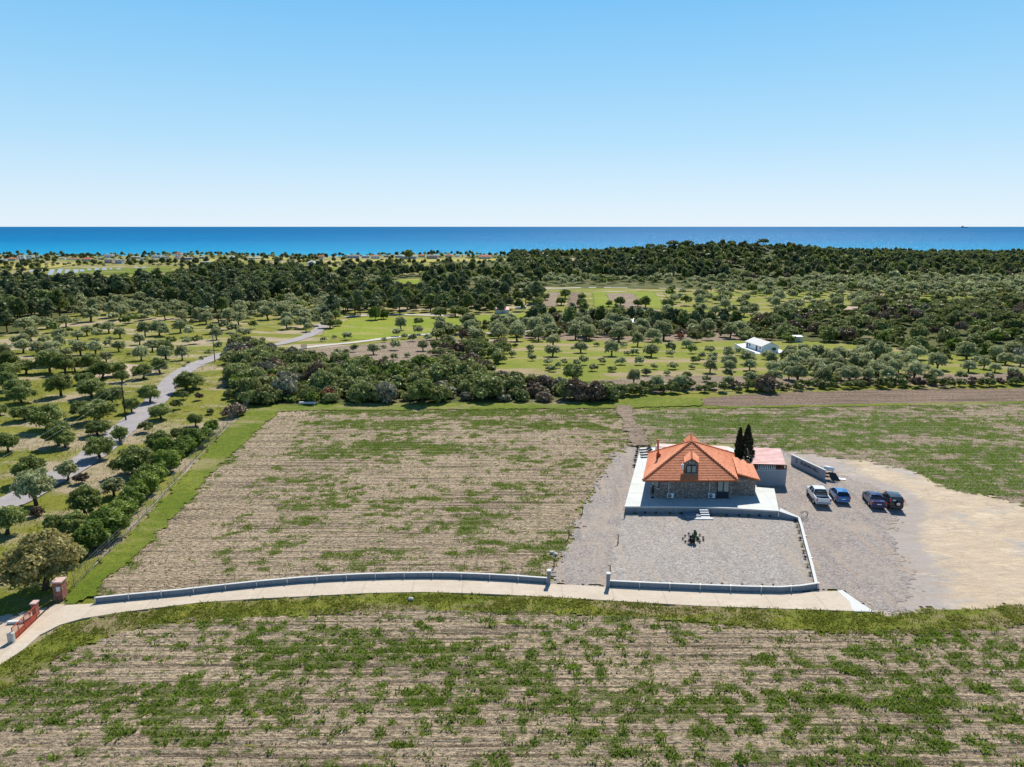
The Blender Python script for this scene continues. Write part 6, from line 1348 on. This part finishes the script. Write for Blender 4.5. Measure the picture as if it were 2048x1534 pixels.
# masses
def merge(kind, items, lod, mats, name, label, cat='trees'):
    arrs = []
    for s in range(5):
        if kind == 'pine': V, T = crown_arr(900 + s, lod[0], lod[1], lod[2], rz=1.1, cr=(.26, .4), cone=.5, low=-.6); V = V + np.array((0, 0, 1.2))
        else: V, T = crown_arr(950 + s, lod[0], lod[1], lod[2], rz=.72, cr=(.28, .42), open_=.3); V = V + np.array((0, 0, .95))
        arrs.append((V, T))
    tv = trunk_mb(5, 1.0, .09, 0); VV = []; TT = []; g = np.random.default_rng(len(items)); MI = []
    for i, (x, y, z, r) in enumerate(items):
        V, T = arrs[i % 5]; a = g.uniform(0, 6.28); c, s = cos(a), sin(a); Q = np.empty_like(V); Q[:, 0] = V[:, 0] * c - V[:, 1] * s; Q[:, 1] = V[:, 0] * s + V[:, 1] * c; Q[:, 2] = V[:, 2] * g.uniform(.85, 1.2)
        VV.append(Q * r + np.array((x, y, z - .3))); TT.append(np.clip(T + g.normal(0, .12), 0, 1)); k = g.random(); MI.append(np.full(len(V) // 4, 0 if k < .55 else (1 if k < .82 else 2)))
    V = np.vstack(VV); me = mk(name, V, np.concatenate(TT), None, None, [M[q] for q in mats], np.concatenate(MI)); tag(link(name, me), label, cat, None, 'stuff')
near = lambda L: [(x, y, z, r) for _, x, y, z, r, _ in L]
merge('pine', near([m for m in MASS if m[0] == 'pine' and m[5] == 'hill']), (14, 14, .42), ['l_pine', 'l_broad', 'l_scrub'], 'hill_woods', 'dense dark pine woods covering the hill and the right coast')
merge('olive', near([m for m in MASS if m[0] == 'olive' and m[5] == 'hill']), (12, 12, .42), ['l_scrub', 'l_olive', 'l_brown'], 'hill_scrub', 'grey-green scrub trees mixed through the hill woods')
merge('pine', near([m for m in MASS if m[0] == 'pine' and m[5] not in ('hill',)]), (18, 18, .34), ['l_pine', 'l_broad', 'l_scrub'], 'far_pine_woods', 'dark pine woods in the middle distance')
merge('olive', near([m for m in MASS if m[0] in ('olive', 'youngolive', 'broad') and m[5] != 'hill']), (16, 18, .34), ['l_olive', 'l_olive', 'l_broad'], 'far_olive_groves', 'distant olive groves and coastal trees')
sh = [m for m in MASS if 'shrub' in m[0]]
if sh: merge('olive', near(sh), (16, 18, .34), ['l_scrub', 'l_scrub', 'l_brown'], 'far_scrub', 'mixed evergreen scrub on the slopes')
nmass = len(MASS)

# ------------------------------------------------------------------ low vegetation
def blades(name, pts, hs, wd, nb, mat, label, spread=.5, lean=.45, cat='grass', tone=.5, seed=5, wtone=.12):
    g = np.random.default_rng(seed); n = len(pts); P_ = np.repeat(np.asarray(pts), nb, 0); h = np.repeat(hs, nb); w_ = np.repeat(wd, nb); N = n * nb
    a = g.uniform(0, 2 * pi, N); rr = np.sqrt(g.random(N)) * spread * w_; bx = P_[:, 0] + rr * np.cos(a); by = P_[:, 1] + rr * np.sin(a); bz = P_[:, 2] - .02
    ln = lean * g.uniform(.3, 1.2, N) * h; hh = h * g.uniform(.55, 1.1, N) * (1 - .45 * rr / (spread * w_ + 1e-6)); b = a + g.uniform(-.9, .9, N); bw = g.uniform(.035, .085, N) * (h / .4) ** .5 * 1.2
    c = g.uniform(0, 2 * pi, N); sx, sy = np.cos(c) * bw, np.sin(c) * bw
    V = np.empty((N, 3, 3)); V[:, 0] = np.stack([bx - sx, by - sy, bz], 1); V[:, 1] = np.stack([bx + sx, by + sy, bz], 1); V[:, 2] = np.stack([bx + np.cos(b) * ln, by + np.sin(b) * ln, bz + hh], 1)
    T = np.repeat(np.clip(np.repeat(tone + g.normal(0, wtone, n), nb) + g.normal(0, .12, N), 0, 1), 3)
    me = arr_mesh(name, V.reshape(-1, 3), np.arange(N * 3, dtype=np.int32).reshape(-1, 3), mat, {'tone': T}); tag(link(name, me), label, cat, None, 'stuff')
def wscat(world_poly, n, seed, dens=None, z=0.05):
    g = np.random.default_rng(seed); A = np.array(world_poly); x0, y0 = A.min(0); x1, y1 = A.max(0); x = g.uniform(x0, x1, n); y = g.uniform(y0, y1, n); k = inpoly(x, y, A)
    px, py, _ = proj(x, y, 0 * x); k &= (px > -120) & (px < 2170) & (py < 1640)
    if dens is not None: k &= g.random(n) < dens(x, y)
    x, y = x[k], y[k]; return np.stack([x, y, terr(x, y) + z], 1)
fgd = lambda x, y: sFG(x, y) * .62 + .012
pts = wscat(Z['fg'], 62000, 5, fgd); g = np.random.default_rng(3); hz = .10 + .38 * g.random(len(pts)) ** 2.6
blades('field_weeds', pts, hz, .3 + hz * .9, 15, M['l_weed'], 'green weeds growing across the near field', .55, .5, 'weeds', .5, 5, .2)
mfd = lambda x, y: sMF(x, y) * .7 + .01
pts = wscat(Z['mf'], 90000, 6, mfd); pts = pts[~inpoly(pts[:, 0], pts[:, 1], TRK)]; hz = .14 + .24 * g.random(len(pts)) ** 1.6
blades('middle_field_weeds', pts, hz, .4 + hz * 1.2, 8, M['l_weed'], 'patches of green weeds in the middle field', .6, .6, 'weeds', .5, 6, .18)
bfd = lambda x, y: sBF(x, y) * .6 + .01
pts = wscat(Z['bf'], 100000, 7, bfd); pts = pts[~inpoly(pts[:, 0], pts[:, 1], TRK)]; hz = .16 + .26 * g.random(len(pts)) ** 1.6
blades('back_field_weeds', pts, hz, .5 + hz * 1.3, 7, M['l_weed'], 'green weeds in the field behind the house', .6, .6, 'weeds', .55, 7, .18)
pts = wscat(Z['verge'], 26000, 8, lambda x, y: .35 + .6 * (fbm(x * .5, y * .8, 4) > .46), .1); hz = .14 + .2 * g.random(len(pts)) ** 1.5
blades('verge_weeds', pts, hz, .3 + hz, 11, M['l_grass'], 'long grass along the driveway verge', .6, .55, 'grass', .36, 8, .2)
pts = wscat(Z['strip'], 36000, 9, lambda x, y: .8 + 0 * x, .06); hz = .10 + .16 * g.random(len(pts)) ** 1.5
blades('strip_grass', pts, hz, .3 + hz, 6, M['l_grass'], 'fresh grass of the bright strip', .8, .5, 'grass', .42, 9)
LG = wpoly([(-150, 1230), (-150, 700), (100, 700), (330, 700), (480, 700), (480, 800), (470, 850), (400, 905), (300, 1010), (180, 1135), (120, 1195), (0, 1235)])
def lgd(x, y):
    px, py, _ = proj(x, y, 0 * x); return .75 * (fbm(x * .15, y * .15, 12) > .42) + .12
pts = wscat(LG, 70000, 10, lgd, .02); hz = .10 + .26 * g.random(len(pts)) ** 2.5
# keep the asphalt clear
rc = np.array([PT(a_, b_)[:2] for a_, b_ in [(-200, 1085), (-60, 1040), (35, 1000), (120, 950), (180, 915), (230, 873), (272, 838), (308, 806), (332, 778), (352, 755), (380, 735), (415, 720), (450, 707)]])
rs = np.concatenate([np.linspace(rc[i], rc[i + 1], 12) for i in range(len(rc) - 1)]); dm_ = np.min(np.hypot(pts[:, 0:1] - rs[:, 0], pts[:, 1:2] - rs[:, 1]), 1); k = dm_ > 3.0
blades('meadow_grass', pts[k], hz[k], .4 + hz[k] * 1.2, 6, M['l_grass'], 'grass tufts under the trees of the left grove', .7, .6, 'grass', .38, 10, .2)
# stones and clods
def clods(name, pts, sz, mat, label, seed):
    g = np.random.default_rng(seed); n = len(pts); B = np.array([(1, 0, 0), (0, 1, 0), (-1, 0, 0), (0, -1, 0), (0, 0, .8), (0, 0, -.3)], float); Fc = np.array([(0, 1, 4), (1, 2, 4), (2, 3, 4), (3, 0, 4)])
    V = B[None] * (1 + g.normal(0, .25, (n, 6, 1))) * sz[:, None, None]; a = g.uniform(0, 6.28, n); c, s = np.cos(a)[:, None], np.sin(a)[:, None]; X_ = V[..., 0] * c - V[..., 1] * s; Y_ = V[..., 0] * s + V[..., 1] * c
    V = np.stack([X_, Y_, V[..., 2]], -1) + np.asarray(pts)[:, None]; f = (Fc[None] + 6 * np.arange(n)[:, None, None]).reshape(-1, 3)
    tag(link(name, arr_mesh(name, V.reshape(-1, 3), f, mat)), label, 'stones', None, 'stuff')
pts = wscat(Z['fg'], 30000, 15, None, .04); clods('field_stones', pts, .03 + .07 * g.random(len(pts)) ** 4, M['orchsoil'], 'clods and pebbles on the near field', 1)
pts = wscat(Z['mf'], 26000, 16, None, .04); clods('middle_field_clods', pts, .04 + .09 * g.random(len(pts)) ** 4, M['orchsoil'], 'clods and stones on the middle field', 2)
for px, py, s, lab in [(822, 1202, .25, 'dark rock on the verge below the driveway'), (1103, 1108, .28, 'pale rock at the bottom of the gravel drive'), (1112, 1112, .22, 'smaller pale rock at the bottom of the gravel drive'), (875, 1466, .0, '')]:
    if not s: continue
    x, y, _ = P(px, py); mb = MB(); mb.ball((0, 0, .1), s, 0, 9, 6, s * .6); o = mb.build('rock', M['stonepale']); o.location = (x, y, .12); tag(o, lab, 'rock')
    for v_ in o.data.vertices: v_.co *= 1 + .35 * (float(vnoise(v_.co.x * 5 + px, v_.co.y * 5, 3)) - .5)
# little plants by the walls
def rosette(px, py, r, mat, lab, n=9, z=.15, name='rosette_plant', grp=None):
    x, y, _ = P(px, py); o = empty(name, (x, y, z), rnd.random() * 6, lab, 'plant', grp); mb = MB()
    for i in range(n * 2):
        a = 2 * pi * i / n + (i >= n) * .3; e = 1.0 if i < n else .55; b = np.array((cos(a) * .08, sin(a) * .08, 0)); t = np.array((cos(a) * r * e, sin(a) * r * e, r * (1.5 - e))); s_ = np.array((-sin(a), cos(a), 0)) * r * .16
        mb.face([b - s_ * .5, (b + t) / 2 - s_ + (0, 0, .03), t, (b + t) / 2 + s_ + (0, 0, .03)])
    mb.build('leaves', M[mat], o); mb = MB(); mb.tube([(0, 0, -.05), (0, 0, .12)], [.06, .05], 6); mb.build('stem', M['bark'], o)
wx = [(1246 + 36 * 0, 1030)]
for i, px in enumerate([1269, 1290, 1312, 1340, 1362, 1422, 1441, 1453, 1478, 1497, 1518, 1540, 1560]):
    rosette(px, 1029 + (px - 1249) * .011 + (3 if px > 1400 else 0), .26, 'agave' if i % 3 else 'l_bright', f'small plant at the foot of the terrace wall, {["first","second","third","fourth","fifth","sixth","seventh","eighth","ninth","tenth","eleventh","twelfth","thirteenth"][i]} from its left end', 7, .17, 'border_plant', 'plants along the terrace wall')
sw_ = [(1590, 1045), (1594, 1055), (1598, 1067), (1600, 1081), (1604, 1094), (1607, 1107), (1610, 1119), (1615, 1135), (1620, 1152)]
for i, (px, py) in enumerate(sw_):
    rosette(px, py, .3, ['agave', 'l_olive', 'l_yellow'][i % 3] if i < 8 else 'l_bright', f'small plant inside the side wall, {["farthest","second farthest","third farthest","fourth farthest","fifth farthest","fourth nearest","third nearest","second nearest","nearest"][i]} from the driveway', 8, .17, 'border_plant', 'plants along the garden side wall')
for i, (px, py) in enumerate([(1275, 899), (1274, 907), (1272, 915), (1270, 924), (1268.5, 935)]):
    rosette(px, py, .4, 'l_cypress', f'dark little bush beside the left terrace edge, {["farthest","second farthest","middle","second nearest","nearest"][i]} one', 9, .15, 'edge_bush', 'dark bushes by the terrace edge')
for i in range(11):
    px = 1240 + i * 34 + (i % 3) * 6; py = 1167 + (px - 1216) * .022; rosette(px, py, .2, ['agave', 'l_yellow', 'l_weed'][i % 3], f'tiny plant behind the garden front wall, {ordw(i)} to the gate pillar', 6, .17, 'wall_plant', 'tiny plants behind the garden front wall')
cx, cy, _ = P(1388, 1086)
ct_ = empty('column_cactus', (cx, cy, .16), 0, 'tall dark column cactus in the middle of the gravel garden', 'cactus')
mb = MB(); mb.tube([(0, 0, 0), (0, 0, .7), (.02, 0, 1.35), (.02, 0, 1.42)], [.13, .15, .12, .05], 8); mb.build('stem', M['cactus'], ct_)
for dx_, h0_, h1_ in ((-.22, .35, 1.0), (.2, .5, 1.2)): mb = MB(); mb.tube([(0, 0, h0_), (dx_, 0, h0_ + .1), (dx_ * 1.05, 0, h0_ + .3), (dx_, 0, h1_)], [.06, .09, .09, .05], 7); mb.build('arm', M['cactus'], ct_)
rosette(1382, 1089, .55, 'agave', 'large dark agave at the left foot of the cactus', 13, .16, 'agave_plant'); rosette(1381, 1079, .35, 'agave', 'smaller agave behind the cactus on its left', 10, .16, 'agave_plant')
rosette(1394, 1080, .3, 'cactus', 'low green plant right behind the cactus', 9, .16, 'low_succulent'); rosette(1396, 1083, .3, 'cactus', 'low green plant at the right foot of the cactus', 9, .16, 'low_succulent')
for i, (px, py) in enumerate([(1377.5, 1070.5), (1370, 1075), (1365.5, 1080.5), (1370.5, 1086.5), (1399.5, 1073.5), (1406, 1078), (1406.5, 1083), (1399.5, 1087)]):
    rosette(px, py, .2, 'agave', f'small dark plant of the ring round the cactus, {["back left","upper left","far left","front left","back right","upper right","lower right","front right"][i]}', 7, .16, 'ring_plant', 'ring of small plants round the cactus')
x, y, _ = P(1606, 1040); cw = empty('wire_coil', (x, y, .14), 0, 'loose coils of dark wire beside the top of the side wall', 'wire coil'); mb = MB()
for i in range(4):
    a0 = i * .8; mb.tube([(.5 * cos(t) + .1 * i, .12 * i + .25 * sin(t + a0), .45 + .42 * sin(t)) for t in np.linspace(0, 2 * pi, 16)], .018, 4, cap=False)
mb.build('loops', M['darkmetal'], cw)
print('TREES', len(TREES), 'MASS', nmass, 'by cat', {c: len([q for q in REC if q[8] == c]) for c in ROOM})
